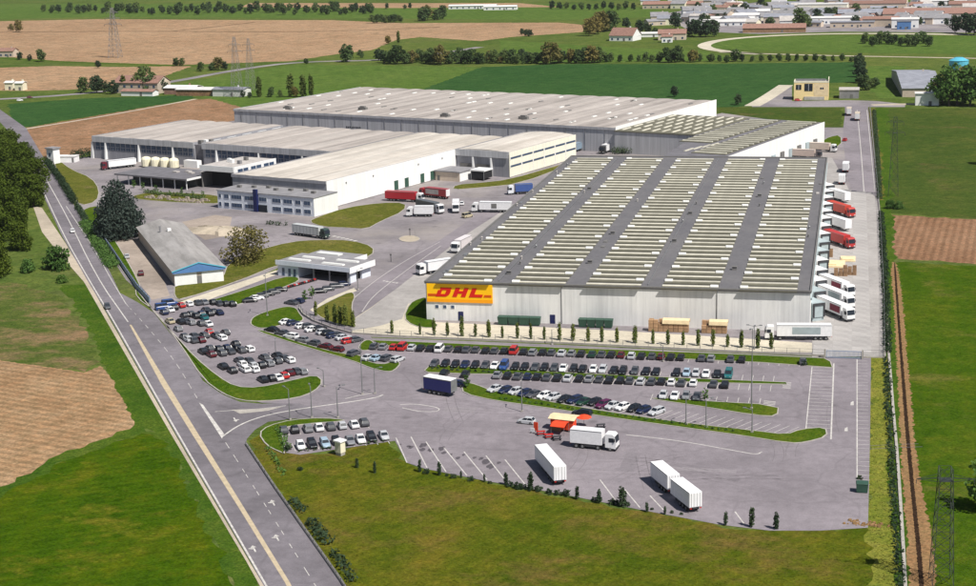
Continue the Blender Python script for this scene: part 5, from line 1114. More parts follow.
hedge('low planting along the long grass strip', [(500, 399), (580, 411), (660, 421.5), (740, 433)], .6, .5, 'leaf_mid')
tree('shrub', S(804, 365.5), 'round dark bush at the end of the fence lawn', None, .62, cat='bush'); tree('youngtree', S(466.5, 388), 'small young tree at the tip of the long grass strip', None, .75); tree('youngtree', S(705, 402), 'small young tree on the lower grass island', None, .7)
tree('shrub', S(287.5, 450.8), 'round dark red bush at the corner of the small car park', None, .6, cat='bush')
for i, q in enumerate(((357, 468), (375, 473))): tree('sapling', S(*q), 'thin sapling in the front meadow, ' + ('left one' if i == 0 else 'right one'), None, .8)
tree('shrub', S(300, 470.5), 'low dark shrub in the front meadow', None, .4, cat='shrub')
for i, (x, y) in enumerate(((134, 188), (143, 190), (156, 193), (170, 197), (182, 196), (193, 197.5), (203, 199))): tree('youngtree', S(x, y), f'small ragged tree before the flat canopy, {ordn(i+1)} from left', 'ragged trees before the canopy', (.9, .7, .8, .6, .75, .6, .8)[i])
# field and horizon trees
g_ = random.Random(14)
def trow(group, where, lst):
    for i, (k, x, y, s_) in enumerate(sorted(lst, key=lambda e: e[1])): tree(k, S(x, y), f'{ {"far": "leafy tree", "farbrown": "brownish tree", "fardark": "dark tree", "farpoplar": "slim tree", "poplardark": "dark poplar", "shrub": "shrub", "broad": "green tree"}[k]}, {ordn(i+1)} from left {where}', group, s_)
trow('trees behind the crop fields', 'in the belt behind the crop fields', [('far', 385, 63, .8), ('far', 391, 64, .9), ('far', 397, 64, 1.15), ('fardark', 405, 63.5, .7), ('far', 411, 62, .7), ('far', 419, 62, .8), ('far', 426, 63, .7), ('far', 432, 64, 1.0), ('farbrown', 441, 64.5, 1.25), ('far', 449, 64, .9)]+[('far' if i % 3 else 'farpoplar', 453+i*3.9+g_.uniform(-1.2, 1.2), 64.2-g_.uniform(0, 1.5), g_.uniform(.5, .95)) for i in range(22)]+[(g_.choice(['far', 'far', 'farbrown', 'fardark']), 380+i*5.4+g_.uniform(-2, 2), 62.5+g_.uniform(-2.5, 1.5), g_.uniform(.45, .85)) for i in range(42)]+[('far', 605+i*8+g_.uniform(-3, 3), 61.8+g_.uniform(-.8, .8), g_.uniform(.35, .6)) for i in range(16)]+[('fardark', 547, 63.6, .8), ('farbrown', 551, 64, 1.3), ('far', 560, 63, .9), ('farbrown', 571, 63, .95), ('far', 577, 63.5, .8), ('far', 585, 63, .95), ('farbrown', 592, 63, 1.1), ('far', 598, 62.5, 1.0), ('far', 660, 62, .6), ('far', 668, 62.5, .9), ('far', 677, 62.3, .95), ('farbrown', 693, 62, .85), ('far', 712, 61.5, .5), ('far', 735, 61.5, .8), ('fardark', 742, 61.5, .5)])
trow('trees by the poplar group', 'beside the great hall left corner', [('poplardark', 259.5, 97, .95), ('far', 271, 97, .5), ('far', 280, 97, .4), ('poplardark', 291, 97, 1.15), ('farbrown', 295, 97, .6), ('poplardark', 303.5, 97, 1.05), ('poplardark', 311.5, 97.2, 1.0), ('fardark', 243, 97, .4), ('fardark', 250, 98, .35)])
trow('trees in the tan fields', 'along the tan fields', [('far', 347, 62, 1.15), ('far', 361, 58, .55), ('fardark', 306, 64, .4), ('poplardark', 398.5, 43, .9), ('farbrown', 388, 44, .65), ('far', 201, 71.5, .65), ('far', 212, 70.5, .55), ('farbrown', 219, 70, .9), ('fardark', 225, 70, .6), ('fardark', 98, 68, .5), ('far', 176, 66, .6), ('far', 182, 66, .5), ('fardark', 20, 60, .6), ('fardark', 30, 61, .45), ('far', 41, 61.5, .85), ('farbrown', 19, 32, 1.1), ('farbrown', 11, 31, .7), ('fardark', 526, 36, .6), ('fardark', 522, 35, .5), ('fardark', 530, 36.5, .6)])
trow('farm trees at left', 'around the red roofed farm', [('far', 84, 93, .85), ('fardark', 97, 93, 1.05), ('fardark', 103, 93, .8), ('fardark', 113, 94, .75), ('poplardark', 124, 93, 1.0), ('farbrown', 136, 87, .8), ('far', 145, 92, 1.35), ('far', 150, 93, 1.1), ('fardark', 158, 93, .6), ('fardark', 163, 92.5, .85)])
trow('trees round the far houses', 'around the far red roofed houses', [('farbrown', 589, 36, 1.35), ('farbrown', 595, 34, 1.5), ('farbrown', 601, 32, 1.75), ('far', 608, 31, 1.7), ('far', 613, 30, 1.5), ('fardark', 626, 28, .9), ('fardark', 640, 33, 1.0), ('fardark', 648, 34, .9), ('fardark', 655, 36, .7), ('fardark', 675, 29, 1.5), ('fardark', 692, 36, 1.3), ('fardark', 699, 37, 1.35), ('fardark', 706, 37, 1.3), ('fardark', 714, 36.5, 1.2), ('far', 800, 28, 1.5), ('far', 806, 27, 1.0), ('fardark', 829, 19, .9)])
trow('trees on the right skyline', 'along the top right fields', [('far', 865+i*7.2, 45+g_.uniform(-1.5, 2), g_.uniform(.6, .95)) for i in range(10)]+[('fardark', 955, 33, 1.3), ('fardark', 966, 34, 1.6), ('fardark', 974, 35, 1.7)]+[('far', 752+i*9, 61.5+g_.uniform(-.6, .6), g_.uniform(.3, .5)) for i in range(12)])
trow('trees at the right sheds', 'beside the white roofed shed', [('broad', 936, 104, 1.5), ('farbrown', 943, 103, 1.5), ('broad', 949, 106, 1.95), ('broad', 957, 105, 1.9), ('farbrown', 963, 103, 1.7), ('broad', 970, 106, 2.1), ('broad', 980, 106, 2.0)])
trow('hedge trees by the yellow house', 'in the line right of the yellow building', [('fardark', 859, 66, .8), ('fardark', 859, 71, .8), ('fardark', 860, 77, .85), ('fardark', 861, 83, .9), ('far', 863, 90, .8), ('far', 869, 90, .6), ('far', 874, 88, .6), ('fardark', 738, 105, .5), ('fardark', 674, 97, .55)])
tree('broad', S(1000, 165), 'leafy tree just outside the right edge of the meadow', None, 1.3); tree('bush', S(890, 208.5), 'dark bush at the corner of the ploughed field', None, .5, cat='bush'); tree('bush', S(899, 209), 'dark low bush beside the ploughed field corner', None, .45, cat='bush'); tree('broad', S(985, 510), 'leafy tree at the lower right meadow edge', None, .9)
# tree lines on the horizon
lst = [('fardark' if g_.random() < .4 else 'far', 45+i*5.2+g_.uniform(-2.5, 2.5), 13+g_.uniform(-2.5, 2.0), g_.uniform(.6, 1.1)) for i in range(64)]
trow('horizon trees', 'in the far tree line at top left', lst)
trow('trees in the top middle', 'in the top middle group', [('far', 424, 21, 1.4), ('farbrown', 428, 20, 1.5), ('far', 437, 20, 1.1), ('far', 443, 19, 1.2)]+[('far', 373+i*4.4, 23.3-i*.15, .75) for i in range(7)]+[('fardark', 405, 9, .5), ('fardark', 387, 9, .6), ('fardark', 410, 8.5, .6)])
lst = [('fardark' if g_.random() < .5 else 'far', 552+i*7.4, 9.5+g_.uniform(-1, 1), g_.uniform(.6, .9)) for i in range(12)]
trow('dark belt at top', 'in the dark belt at the top edge', lst)
trow('town trees', 'among the town roofs', [(g_.choice(['fardark', 'far']), g_.uniform(690, 970), g_.uniform(4, 26), g_.uniform(.5, 1.0)) for i in range(60)])
# ---------------------------------------------------------------- ground cover: rough tussocks on the meadows and verges
def tussocks(name, label, poly, n, size, mat, seed):
    g = np.random.default_rng(seed); P = np.array([(v.x, v.y) for v in gp(poly)]); lo, hi = P.min(0), P.max(0); pts = []
    def inside(x, y):
        c = False; j = len(P)-1
        for i in range(len(P)):
            if (P[i, 1] > y) != (P[j, 1] > y) and x < (P[j, 0]-P[i, 0])*(y-P[i, 1])/(P[j, 1]-P[i, 1])+P[i, 0]: c = not c
            j = i
        return c
    while len(pts) < n:
        x, y = g.uniform(lo, hi)
        if inside(x, y): pts.append((x, y))
    c = np.array(pts); nb = 3; V = []
    for k in range(nb):
        a = g.random(n)*6.28; s = size*(.4+g.random(n)); hgt = size*(.5+.8*g.random(n)); ox = c+g.normal(size=(n, 2))*size*.5
        dx, dy = np.cos(a)*s, np.sin(a)*s; z0 = np.full(n, .02)
        V.append(np.stack([np.stack([ox[:, 0]-dx, ox[:, 1]-dy, z0], 1), np.stack([ox[:, 0]+dx, ox[:, 1]+dy, z0], 1), np.stack([ox[:, 0]+g.normal(size=n)*s*.5, ox[:, 1]+g.normal(size=n)*s*.5, hgt], 1)], 1))
    V = np.concatenate(V).reshape(-1, 3); m__ = len(V)//3
    me = bpy.data.meshes.new(name); me.vertices.add(len(V)); me.vertices.foreach_set('co', V.ravel()); me.loops.add(len(V)); me.loops.foreach_set('vertex_index', np.arange(len(V)))
    me.polygons.add(m__); me.polygons.foreach_set('loop_start', np.arange(m__)*3); me.materials.append(MAT[mat]); me.update(calc_edges=True)
    link(name, me, None, kind='stuff', label=label, category='grass')
tussocks('meadow_grass', 'rough grass of the front meadow', [(252, 450), (290, 460), (392, 445), (405, 468), (520, 493), (680, 522), (740, 533), (868, 533), (888, 510), (893, 610), (362, 610), (300, 518)], 4500, .11, 'meadow_front', 1)
tussocks('ditch_grass', 'rough yellow green grass along the east ditch', [(872, 362), (886, 362), (889, 440), (897, 600), (880, 600), (868, 530)], 900, .14, 'yellow_grass', 2)
# ================================================================ FAR BUILDINGS
def windows_row(t, W, y, z0, z1, n, ww, mat='glass_blue', side=-1):
    for i in range(n):
        x = -W/2+W*(i+.5)/n; mb = MB(); mb.box(x-ww/2, x+ww/2, y-.12 if side < 0 else y, y if side < 0 else y+.12, z0, z1); part('window', mb, mat, t)
def house(name, label, x, y, w, d, h, wall='wall_house', roofm='roof_red', pitch=.45, rot=0.0, nwin=0, cat='house', group=None, gable=True, z=0, storeys=1, door=True):
    """(x,y): photo point of the front edge's middle; w across, d deep, metres"""
    p = S(x, y); rz = R(rot); c = Vector((p.x, p.y))+Vector((-math.sin(rz), math.cos(rz)))*d/2
    t = thing(name, label, cat, (c.x, c.y, 0), rz, group)
    mb = MB(); mb.box(-w/2, w/2, -d/2, d/2, 0, h); part('wall', mb, wall, t)
    if gable:
        mb = MB(); e = .5; zr = h+pitch*d/2
        for s_ in (-1, 1): mb.rings([[(X, s_*(d/2+e), h-.15), (X, 0, zr), (X, 0, zr+.25), (X, s_*(d/2+e), h+.1)] for X in (-w/2-e, w/2+e)])
        r = part('roof', mb, roofm, t)
        mb = MB(); mb.rings([[(X, -d/2+.05, h), (X, 0, zr-.02), (X, d/2-.05, h)] for X in (-w/2+.04, w/2-.04)]); part('gable_wall', mb, wall, t)
        if h > 4 and w < 30: mb = MB(); mb.box(-.5, .5, -.5, .5, zr-1, zr+1.2); link('chimney', mb.mesh('chimney', wall), r, (w*.2, 1, 0))
    else: mb = MB(); mb.box(-w/2-.3, w/2+.3, -d/2-.3, d/2+.3, h, h+.6); r = part('roof', mb, roofm, t)
    if nwin:
        for k in range(storeys): windows_row(t, w, -d/2-.01, 1+k*3, 2.6+k*3, nwin, min(1.6, w/nwin*.5))
    if door: mb = MB(); mb.box(-.8, .8, -d/2-.15, -d/2-.01, 0, 2.4); part('door', mb, 'gutter', t, (w*.13, 0, 0))
    return t, r
# yellow building with flat roof
p = S(811, 100); t = thing('yellow_building', 'cream yellow flat roofed building with two big dark windows', 'building', (p.x, p.y+6, 0))
W2, D2, H2 = 19.5, 14, 10.5
mb = MB(); mb.box(-W2/2, W2/2, -6, D2-6, 0, H2-.6); part('wall', mb, 'wall_yellow', t)
mb = MB(); mb.box(-W2/2+.3, W2/2-.3, -5.7, D2-6.3, H2-.58, H2-.3); part('roof', mb, 'roof_flat_pale', t)
mb = MB(); mb.box(-W2/2-.1, W2/2+.1, -6.1, -5.72, H2-.58, H2+.3); mb.box(W2/2-.28, W2/2+.1, -5.7, D2-6, H2-.58, H2+1.6); mb.box(-W2/2-.1, -W2/2+.28, -5.7, D2-6, H2-.58, H2+.3); part('parapet', mb, 'cream', t)
for x0, x1, z0, z1 in ((-8.6, -5.6, 6.0, 8.8), (-3.8, .8, 5.2, 9.4), (5.0, 7.0, 6.2, 7.2)): mb = MB(); mb.box(x0, x1, -6.14, -6.01, z0, z1); w_ = part('window', mb, 'glass', t); mb = MB(); mb.box((x0+x1)/2-.08, (x0+x1)/2+.08, -6.18, -6.141, z0, z1); link('mullion', mb.mesh('mullion', 'white_paint'), w_)
mb = MB(); mb.box(1.5, W2/2-.1, -6.06, -6.01, 2.4, 9.4); part('orange_panel', mb, 'cream_cloth', t)
mb = MB(); mb.box(-4, 7.5, -6.4, -6.02, .1, 2.0); part('shopfront', mb, 'roof_flat_pale', t)
mb = MB(); mb.box(-9, 8, 2, 2.6, H2-.3, H2+.9); part('roof_rail', mb, 'steel', t)
sheet('forecourt', [(752, 106), (786, 85), (792, 86), (792, 101), (850, 100), (876, 101), (905, 104), (905, 107), (752, 107)], .028, 'asphalt_yard')
house('annex_shed', 'low flat shed with dark front right of the yellow building', 849, 98.5, 11, 13, 4.6, 'roof_flat', 'roof_flat_pale', gable=False, cat='shed')
house('grey_shed', 'long grey roofed shed beside the white roofed shed at right', 922, 97, 22, 110, 5, 'wall_house', 'roof_grey_blue', .08, 2, cat='shed')
house('white_shed', 'bright white roofed shed at the right by the meadow', 927, 105.5, 12.5, 8, 6.6, 'white_paint', 'roof_white', .1, 0, cat='shed')
p = S(958, 83); t = thing('water_tower', 'pale blue round water tank on a tower above the right trees', 'water tower', (p.x, p.y, 0))
def drum(z0, z1, r0, r1, k=20): mb = MB(); mb.rings([[(math.cos(2*math.pi*i/k)*r, math.sin(2*math.pi*i/k)*r, z) for i in range(k)] for z, r in ((z0, r0), (z1, r1))]); return mb
part('tank', drum(9, 14.0, 5.8, 5.8), 'teal', t); part('tank_roof', drum(14.02, 15.8, 6.1, 2.4), 'teal', t); part('tank_rim', drum(8.4, 8.98, 6.4, 6.4), 'blue_paint', t)
for i in range(6): a = i*math.pi/3; mb = MB(); mb.tube((math.cos(a)*4.6, math.sin(a)*4.6, 0), (math.cos(a)*4.6, math.sin(a)*4.6, 8.4), .4, .4, 8); part('leg', mb, 'kerb', t)
part('shaft', drum(0, 8.38, 1.4, 1.4), 'kerb', t)
house('farmhouse', 'old farmhouse with red roof among the left trees', 136, 93.5, 34, 16, 7, 'wall_house', 'roof_red', .5, -8, 6, storeys=2)
house('farm_shed', 'low white wall barn below the red roofed farmhouse', 137, 96, 24, 7, 3, 'white_paint', 'roof_red', .3, -8, cat='barn')
house('long_barn', 'long white roofed barn beside the farm, left part', 179, 94.5, 22, 12, 4.2, 'roof_red', 'roof_white', .2, -6, cat='barn'); house('long_barn', 'long white roofed barn beside the farm, middle part', 205, 96, 42, 11, 4, 'soil_brown', 'roof_white', .2, -6, cat='barn'); house('long_barn', 'long grey blue roofed barn beside the farm, right part', 228, 96.5, 22, 11, 4.4, 'roof_white', 'roof_grey_blue', .2, -6, cat='barn')
house('villa', 'far villa with large hipped red roof and white wall', 621, 41, 22, 20, 4.6, 'white_paint', 'roof_red', .62, -14, 4); house('villa', 'far farmhouse with pale red roof between dark trees', 672, 40, 24, 16, 5.5, 'wall_house', 'roof_red', .4, 4, 4); house('villa', 'small white house below the pale red roof', 667, 42.5, 9, 8, 5, 'white_paint', 'roof_red', .35, 4, 2)
house('outbuilding', 'low outbuilding left of the far farmhouse', 650, 37, 26, 8, 3, 'white_paint', 'roof_white', .3, 4, cat='outbuilding'); house('outbuilding', 'low white outbuilding by the far villa', 632, 40, 10, 7, 3, 'white_paint', 'roof_flat_pale', .3, -14, cat='outbuilding')
house('red_barn', 'long low barn with red roof on the pale track bend', 774, 32.5, 56, 14, 4, 'wood', 'roof_red', .5, 0, cat='barn')
# town: halls, blocks and houses along the top right
g = random.Random(31)
TOWN = [('long pale yellow hall at the top right', 822, 13, 52, 24, 9, 'wall_cream', 'roof_white', 0), ('wide hall with pale red roof at the top right corner', 932, 22, 92, 60, 8, 'wall_house', 'roof_red', .12), ('white fronted hall left of the wide red roofed hall', 905, 28, 24, 20, 8, 'white_paint', 'roof_white', .1), ('dark blue block beside the white fronted hall', 904, 29.5, 12, 8, 7, 'blue_paint', 'roof_grey_blue', 0),
        ('long white greenhouse row at the town edge, nearest', 722, 26, 44, 16, 4, 'white_paint', 'roof_white', .25), ('long white greenhouse row at the town edge, second', 728, 22.5, 52, 14, 4, 'white_paint', 'roof_white', .25), ('long white greenhouse row at the town edge, third', 738, 19, 52, 14, 4, 'white_paint', 'roof_white', .25), ('long white greenhouse row at the town edge, farthest', 748, 15, 46, 14, 4, 'white_paint', 'roof_white', .25),
        ('grey blue roofed works left of the lorry yard in town', 786, 23, 44, 30, 6, 'wall_house', 'roof_grey_blue', .15), ('low white depot below the pale yellow hall', 830, 24, 56, 18, 6, 'white_paint', 'roof_white', .1), ('grey factory with saw roofs in the town middle', 868, 20, 58, 30, 7, 'wall_house', 'roof_grey_blue', .2), ('brown roofed factory behind the grey factory', 874, 11, 66, 34, 8, 'wall_house', 'roof_red', .15), ('white hall at the top edge right of the trees', 950, 8, 60, 30, 8, 'white_paint', 'roof_white', .1),
        ('low grey depot beside the grey factory', 852, 27.5, 40, 12, 5, 'wall_house', 'roof_grey_blue', .1), ('long low white shed at the far fields', 472, 9, 60, 12, 4, 'white_paint', 'roof_white', .2), ('second long low white shed at the far fields', 500, 10, 40, 12, 4, 'white_paint', 'roof_white', .2), ('long red roofed range at the top edge', 672, 8.5, 70, 16, 5, 'wall_house', 'roof_red', .4)]
for lb, x, y, w_, d_, h_, wl, rf__, pt in TOWN: house('town_hall' if False else 'industrial_building', lb, x, y, w_*1.0, d_, h_, wl, rf__, pt, g.uniform(-4, 4), max(2, int(w_/7)), 'building', 'buildings at the town edge', gable=pt > 0)
k = 0
for i in range(110):
    x, y = g.uniform(650, 985), g.uniform(2.5, 27)
    k += 1; house('town_house', f'small far town house, {ordn(k)} of the scattered houses beyond the halls', x, y, g.uniform(8, 34), g.uniform(8, 22), g.uniform(3, 7), g.choice(['wall_house', 'white_paint', 'wall_house', 'cream']), g.choice(['roof_red', 'roof_flat_pale', 'roof_flat', 'roof_grey_blue', 'roof_flat', 'roof_grey_blue']), .35, g.uniform(-30, 30), 2, 'house', 'far town houses', door=False)
tg = [o for o in bpy.data.objects if o.name.startswith('town_house') and o.parent is None]
for i, o in enumerate(sorted(tg, key=lambda o: (o.location.x/o.location.y))): o['label'] = f'small far town house at the top right, {ordn(i+1)} from left'
for i, (x, y) in enumerate(((9, 90), (19, 90.5))): house('silo_hut', ('left' if i == 0 else 'right')+' one of two small white huts at the far left edge', x, y, 6, 6, 5, 'cream', 'roof_white', .3, 0, cat='hut')
house('brown_roof_house', 'small brown roofed house at the left edge by the tan field', 6, 57, 14, 10, 5, 'wall_house', 'roof_red', .5, 0, 3)
# white gate hut on the upper left and low white wall
p = S(50.5, 164); t = thing('gate_hut', 'tall narrow white hut with dark flat roof beside the hedge', 'hut', (p.x, p.y, 0), TH)
mb = MB(); mb.box(-2.0, 2.4, 0, 4, 0, 7); part('wall', mb, 'white_paint', t); mb = MB(); mb.box(-2.5, 2.9, -.5, 4.5, 7, 7.6); part('roof', mb, 'roof_flat', t); mb = MB(); mb.box(-2.06, -2.01, .2, 3.8, .2, 6.8); part('painted_side_shade', mb, 'steel', t); mb = MB(); mb.box(-.6, .6, -.08, -.01, 3.6, 5.2); part('window', mb, 'glass_blue', t)  # grey sheet paints shade over the left side of the white hut
p = S(62, 162.5); t = thing('low_block', 'low white block beside the tall white hut', 'hut', (p.x, p.y, 0), TH+R(22)); mb = MB(); mb.box(-6, 6.5, 0, 5, 0, 2.7); part('wall', mb, 'white_paint', t); mb = MB(); mb.box(-6.2, 6.7, -.2, 5.2, 2.7, 3.0); part('roof', mb, 'roof_white', t); mb = MB(); mb.box(5, 5.9, -.06, -.01, 0, 2.2); part('door', mb, 'gutter', t)
# cream tanks before the left hall
for i in range(4):
    p = S(143.5+i*9.2, 167.5+i*.5); t = thing('storage_tank', f'cream rounded storage tank before the left hall, {ordn(i+1)} from left', 'tank', (p.x, p.y, 0), TH, 'cream storage tanks')
    mb = MB(); K = 12; mb.rings([[(math.cos(2*math.pi*j/K)*r, 2+math.sin(2*math.pi*j/K)*r, z) for j in range(K)] for z, r in ((.5, 2.25), (3.6, 2.35), (4.4, 1.9), (4.8, .7))]); part('shell', mb, 'cream', t)
    mb = MB(); mb.box(-1.9, 1.9, .2, 3.8, 0, .5); part('skirt', mb, 'chassis', t)
p = S(189, 167.5); one('white_container', MB().box(-3, 5, 0, 3, 0, 3.2), 'white_paint', 'long white container right of the cream tanks', 'container', (p.x, p.y, 0), TH)
# rubble and scrap before the canopy
g = random.Random(9); mb = MB()
for i in range(90):
    x, y = g.uniform(-16, 16), g.uniform(-2.5, 2.5); s_ = g.uniform(.25, .9); mb.box(x-s_, x+s_, y-s_*.6, y+s_*.6, 0, s_*g.uniform(.6, 1.4), s_*.2)
p = S(178, 200); o = link('rubble', mb.mesh('rubble', 'rubble'), None, (p.x, p.y, .05), TH, kind='stuff', label='heap of pale rubble before the flat canopy', category='rubble')
mb = MB(); g = random.Random(10)
p = S(219, 232); t = thing('dirt_heap', 'pale earth bank between the shed and the brown tree', 'earth heap', (p.x, p.y, 0), TH)
K = 22; mb.rings([[(math.cos(2*math.pi*j/K)*r*14*(1+.2*math.sin(j*2.3)), math.sin(2*math.pi*j/K)*r*6*(1+.2*math.cos(j*1.7)), z+(.3*math.sin(j*1.3+r*5) if 0 < z < 2 else 0)) for j in range(K)] for r, z in ((1, 0), (.8, .9), (.5, 1.5), (.2, 1.8))]); part('bank', mb, 'gravel', t)
# ================================================================ PYLONS AND POSTS
def pylon(px, py, h, base, label, mat, arms, top=.9, rot=0.0, thin=1.0):
    p = S(px, py); t = thing('lattice_pylon', label, 'pylon', (p.x, p.y, 0), rot); n = 9; r = max(.05, h*.0032)*thin
    lev = [(h*(i/n)**.92, base/2*(1-i/n)+top/2*(i/n)) for i in range(n+1)]
    cor = ((-1, -1), (1, -1), (1, 1), (-1, 1))
    for sx_, sy_ in cor:
        mb = MB()
        for (z0, w0), (z1, w1) in zip(lev, lev[1:]): mb.tube((sx_*w0, sy_*w0, z0), (sx_*w1, sy_*w1, z1), r*1.6, r*1.6, 4)
        part('leg', mb, mat, t)
    mb = MB()
    for (z0, w0), (z1, w1) in zip(lev, lev[1:]):
        for (ax, ay), (bx_, by_) in zip(cor, cor[1:]+cor[:1]):
            mb.tube((ax*w0, ay*w0, z0), (bx_*w1, by_*w1, z1), r, r, 4); mb.tube((bx_*w0, by_*w0, z0), (ax*w1, ay*w1, z1), r, r, 4); mb.tube((ax*w1, ay*w1, z1), (bx_*w1, by_*w1, z1), r*.9, r*.9, 4)
    part('bracing', mb, mat, t, kind='stuff')
    for z, a in arms:
        mb = MB(); w_ = base/2*(1-z/h)+top/2*(z/h); mb.box(-w_, w_, -w_, w_, z-r, z+r)
        for s_ in (-1, 1):
            for yy in (-w_, w_): mb.tube((s_*w_, yy, z), (s_*a, 0, z+.1), r*1.3, r, 4); mb.tube((s_*w_, yy, z+h*.03), (s_*a, 0, z+.1), r, r, 4)
        c_ = part('cross_arm', mb, mat, t)
        for s_ in (-1, 1): mb = MB(); mb.tube((s_*a, 0, z), (s_*a, 0, z-h*.035), r*1.4, r*1.4, 5); link('insulator', mb.mesh('insulator', 'chassis'), c_)
    return t
pylon(115.5, 57.5, 42, 9, 'tall lattice pylon standing in the tan field', 'pylon_pale', ((28, 8), (33, 7), (38, 5.5)), 1.6, 0, .75)
pylon(237.5, 97, 38, 6.5, 'pale lattice pylon beside the great hall left corner, left one', 'pylon_pale', ((29, 5), (33, 4)), 1.2, 0, .5); pylon(251, 90, 34, 5.5, 'pale lattice pylon beside the great hall left corner, right one', 'pylon_pale', ((26, 4.5), (30, 4)), 1.1, 0, .45)
pylon(941, 583, 19.5, 3.3, 'dark lattice pylon at the lower right corner', 'pylon_steel', ((17.5, 4.5),), 1.9, R(8), .62)
pylon(893, 196, 30, 3.6, 'thin dark lattice pylon in the upper right meadow', 'pylon_steel', ((24, 3.6), (28, 3)), 1.1, 0, .45)
def lamp(px, py, h, label, arm=1.6, rot=0.0, double=False, mat='steel'):
    p = S(px, py); t = thing('lamp_post', label, 'lamp post', (p.x, p.y, .1), rot, 'lamp posts')
    mb = MB(); mb.tube((0, 0, 0), (0, 0, h), .14, .08, 8); part('pole', mb, mat, t)
    mb = MB(); mb.box(-.25, .25, -.25, .25, 0, .3); part('base', mb, 'kerb', t)
    for s_ in ((1, -1) if double else (1,)):
        mb = MB(); mb.tube((0, 0, h-.1), (s_*arm, 0, h+.25), .06, .05, 6); part('arm', mb, mat, t)
        mb = MB(); mb.box(s_*arm-.15, s_*arm+.55*s_, -.18, .18, h+.2, h+.36) if s_ > 0 else mb.box(s_*arm-.55, s_*arm+.15, -.18, .18, h+.2, h+.36); part('lantern', mb, 'steel', t)
for x, y, h, lb, db in ((267.5, 316, 11.5, 'tall lamp post on the green island at the entrance bend', True), (751.5, 409, 18, 'tallest lamp post, on the lower grass island', True), (362.5, 394.5, 11.5, 'lamp post on the entrance road island', True), (552, 345, 4, 'short lamp post before the warehouse centre', False), (663, 362, 4, 'short lamp post by the second row of cars', False), (290, 420, 7, 'lamp post above the small lower car park, left one', False), (312, 418, 7, 'lamp post above the small lower car park, middle one', False), (338, 418, 7, 'lamp post above the small lower car park, right one', False), (522, 412, 7, 'yellowish lamp post near the food stall', False), (686, 425, 6, 'lamp post on the long grass strip, left one', False), (706, 428, 6, 'lamp post on the long grass strip, middle one', False), (752, 433, 5, 'lamp post on the long grass strip, right one', False), (754, 350, 6, 'lamp post by the fence at the cypress row end', True), (375, 394, 6, 'thin lamp post beside the entrance island', False), (324, 387, 4, 'small lamp post at the left car park tip', False), (276, 357, 4, 'small lamp post in the left car park aisle', False), (445, 320, 7, 'lamp post at the warehouse front left', False), (358, 290, 6, 'lamp post right of the gatehouse', False)):
    lamp(x, y, h, lb, 1.4, rot=R(g.uniform(0, 180)), double=db)
# ================================================================ SMALL THINGS
# food stall with cream awning and red canopies
p = S(560, 433); t = thing('food_stall', 'food stall with cream awning over a red canopy in the lorry park', 'food stall', (p.x, p.y, VZ), R(-14)); t.scale = (.82, .82, .82)
mb = MB(); mb.box(-3.2, 3.0, 1.2, 3.6, .5, 2.9); part('trailer_body', mb, 'red_cloth', t)
mb = MB(); mb.rings([[(-3.8, y, z), (3.6, y, z+.15), (3.6, y, z+.25), (-3.8, y, z+.1)] for y, z in ((1.0, 3.0), (2.6, 3.7), (4.6, 3.5))]); part('awning', mb, 'cream_cloth', t)
mb = MB(); mb.rings([[(-1.8, y, z), (2.2, y, z+.1), (2.2, y, z+.2), (-1.8, y, z+.1)] for y, z in ((-2.2, 2.1), (-.6, 2.8), (1.1, 2.7))]); part('canopy', mb, 'red_cloth', t)
for x, y in ((-1.6, -2), (2, -2), (-3.4, 4.3), (3.3, 4.3), (-1.6, .9), (2, .9)): mb = MB(); mb.tube((x, y, 0), (x, y, 2.2 if y < 0 else 3.0), .05); part('pole', mb, 'steel', t)
mb = MB(); mb.box(-3.0, -.2, .6, 1.15, 0, 1.05); part('counter', mb, 'wood', t)
for x in (-2.4, 2.2): mb = MB(); mb.tube((x, 1.3, .35), (x, 1.5, .35), .35, .35, 10); part('wheel', mb, 'tyre', t)
p = S(584, 427); t = thing('parasol', 'red parasol right of the food stall', 'parasol', (p.x, p.y, VZ)); mb = MB(); K = 8
mb.rings([[(math.cos(2*math.pi*j/K)*r, math.sin(2*math.pi*j/K)*r, z) for j in range(K)] for r, z in ((1.7, 2.1), (.9, 2.5), (.08, 2.75))]); part('canopy', mb, 'red_cloth', t); mb = MB(); mb.tube((0, 0, 0), (0, 0, 2.7), .04); part('pole', mb, 'steel', t); mb = MB(); mb.box(-.3, .3, -.3, .3, 0, .1); part('base', mb, 'kerb', t)
def table(px, py, lb, mat='wood'):
    p = S(px, py); t = thing('picnic_table', lb, 'table', (p.x, p.y, VZ), R(20)); mb = MB(); mb.box(-.9, .9, -.4, .4, .7, .78); part('top', mb, mat, t)
    for s_ in (-1, 1): mb = MB(); mb.box(-.9, .9, s_*.75-.15, s_*.75+.15, .42, .48); part('bench', mb, mat, t); mb = MB(); mb.box(s_*.7-.05, s_*.7+.05, -.8, .8, 0, .42); mb.box(s_*.7-.05, s_*.7+.05, -.1, .1, .42, .7); part('leg', mb, 'chassis', t)
table(541, 435, 'red picnic table left of the food stall', 'red_paint'); table(549, 438, 'dark picnic table before the red canopy', 'red_paint'); table(557, 440, 'dark picnic table right of the other before the canopy', 'chassis'); table(601, 428, 'dark picnic table right of the red parasol', 'chassis')
def board(px, py, lb, mat, w=1.0, h=1.6):
    p = S(px, py); t = thing('sign_board', lb, 'sign', (p.x, p.y, VZ), R(-20)); mb = MB(); mb.box(-w/2, w/2, -.05, .05, .25, h); part('panel', mb, mat, t)
    for s_ in (-1, 1): mb = MB(); mb.box(s_*w*.4-.04, s_*w*.4+.04, -.3, .3, 0, .25); part('foot', mb, 'chassis', t)
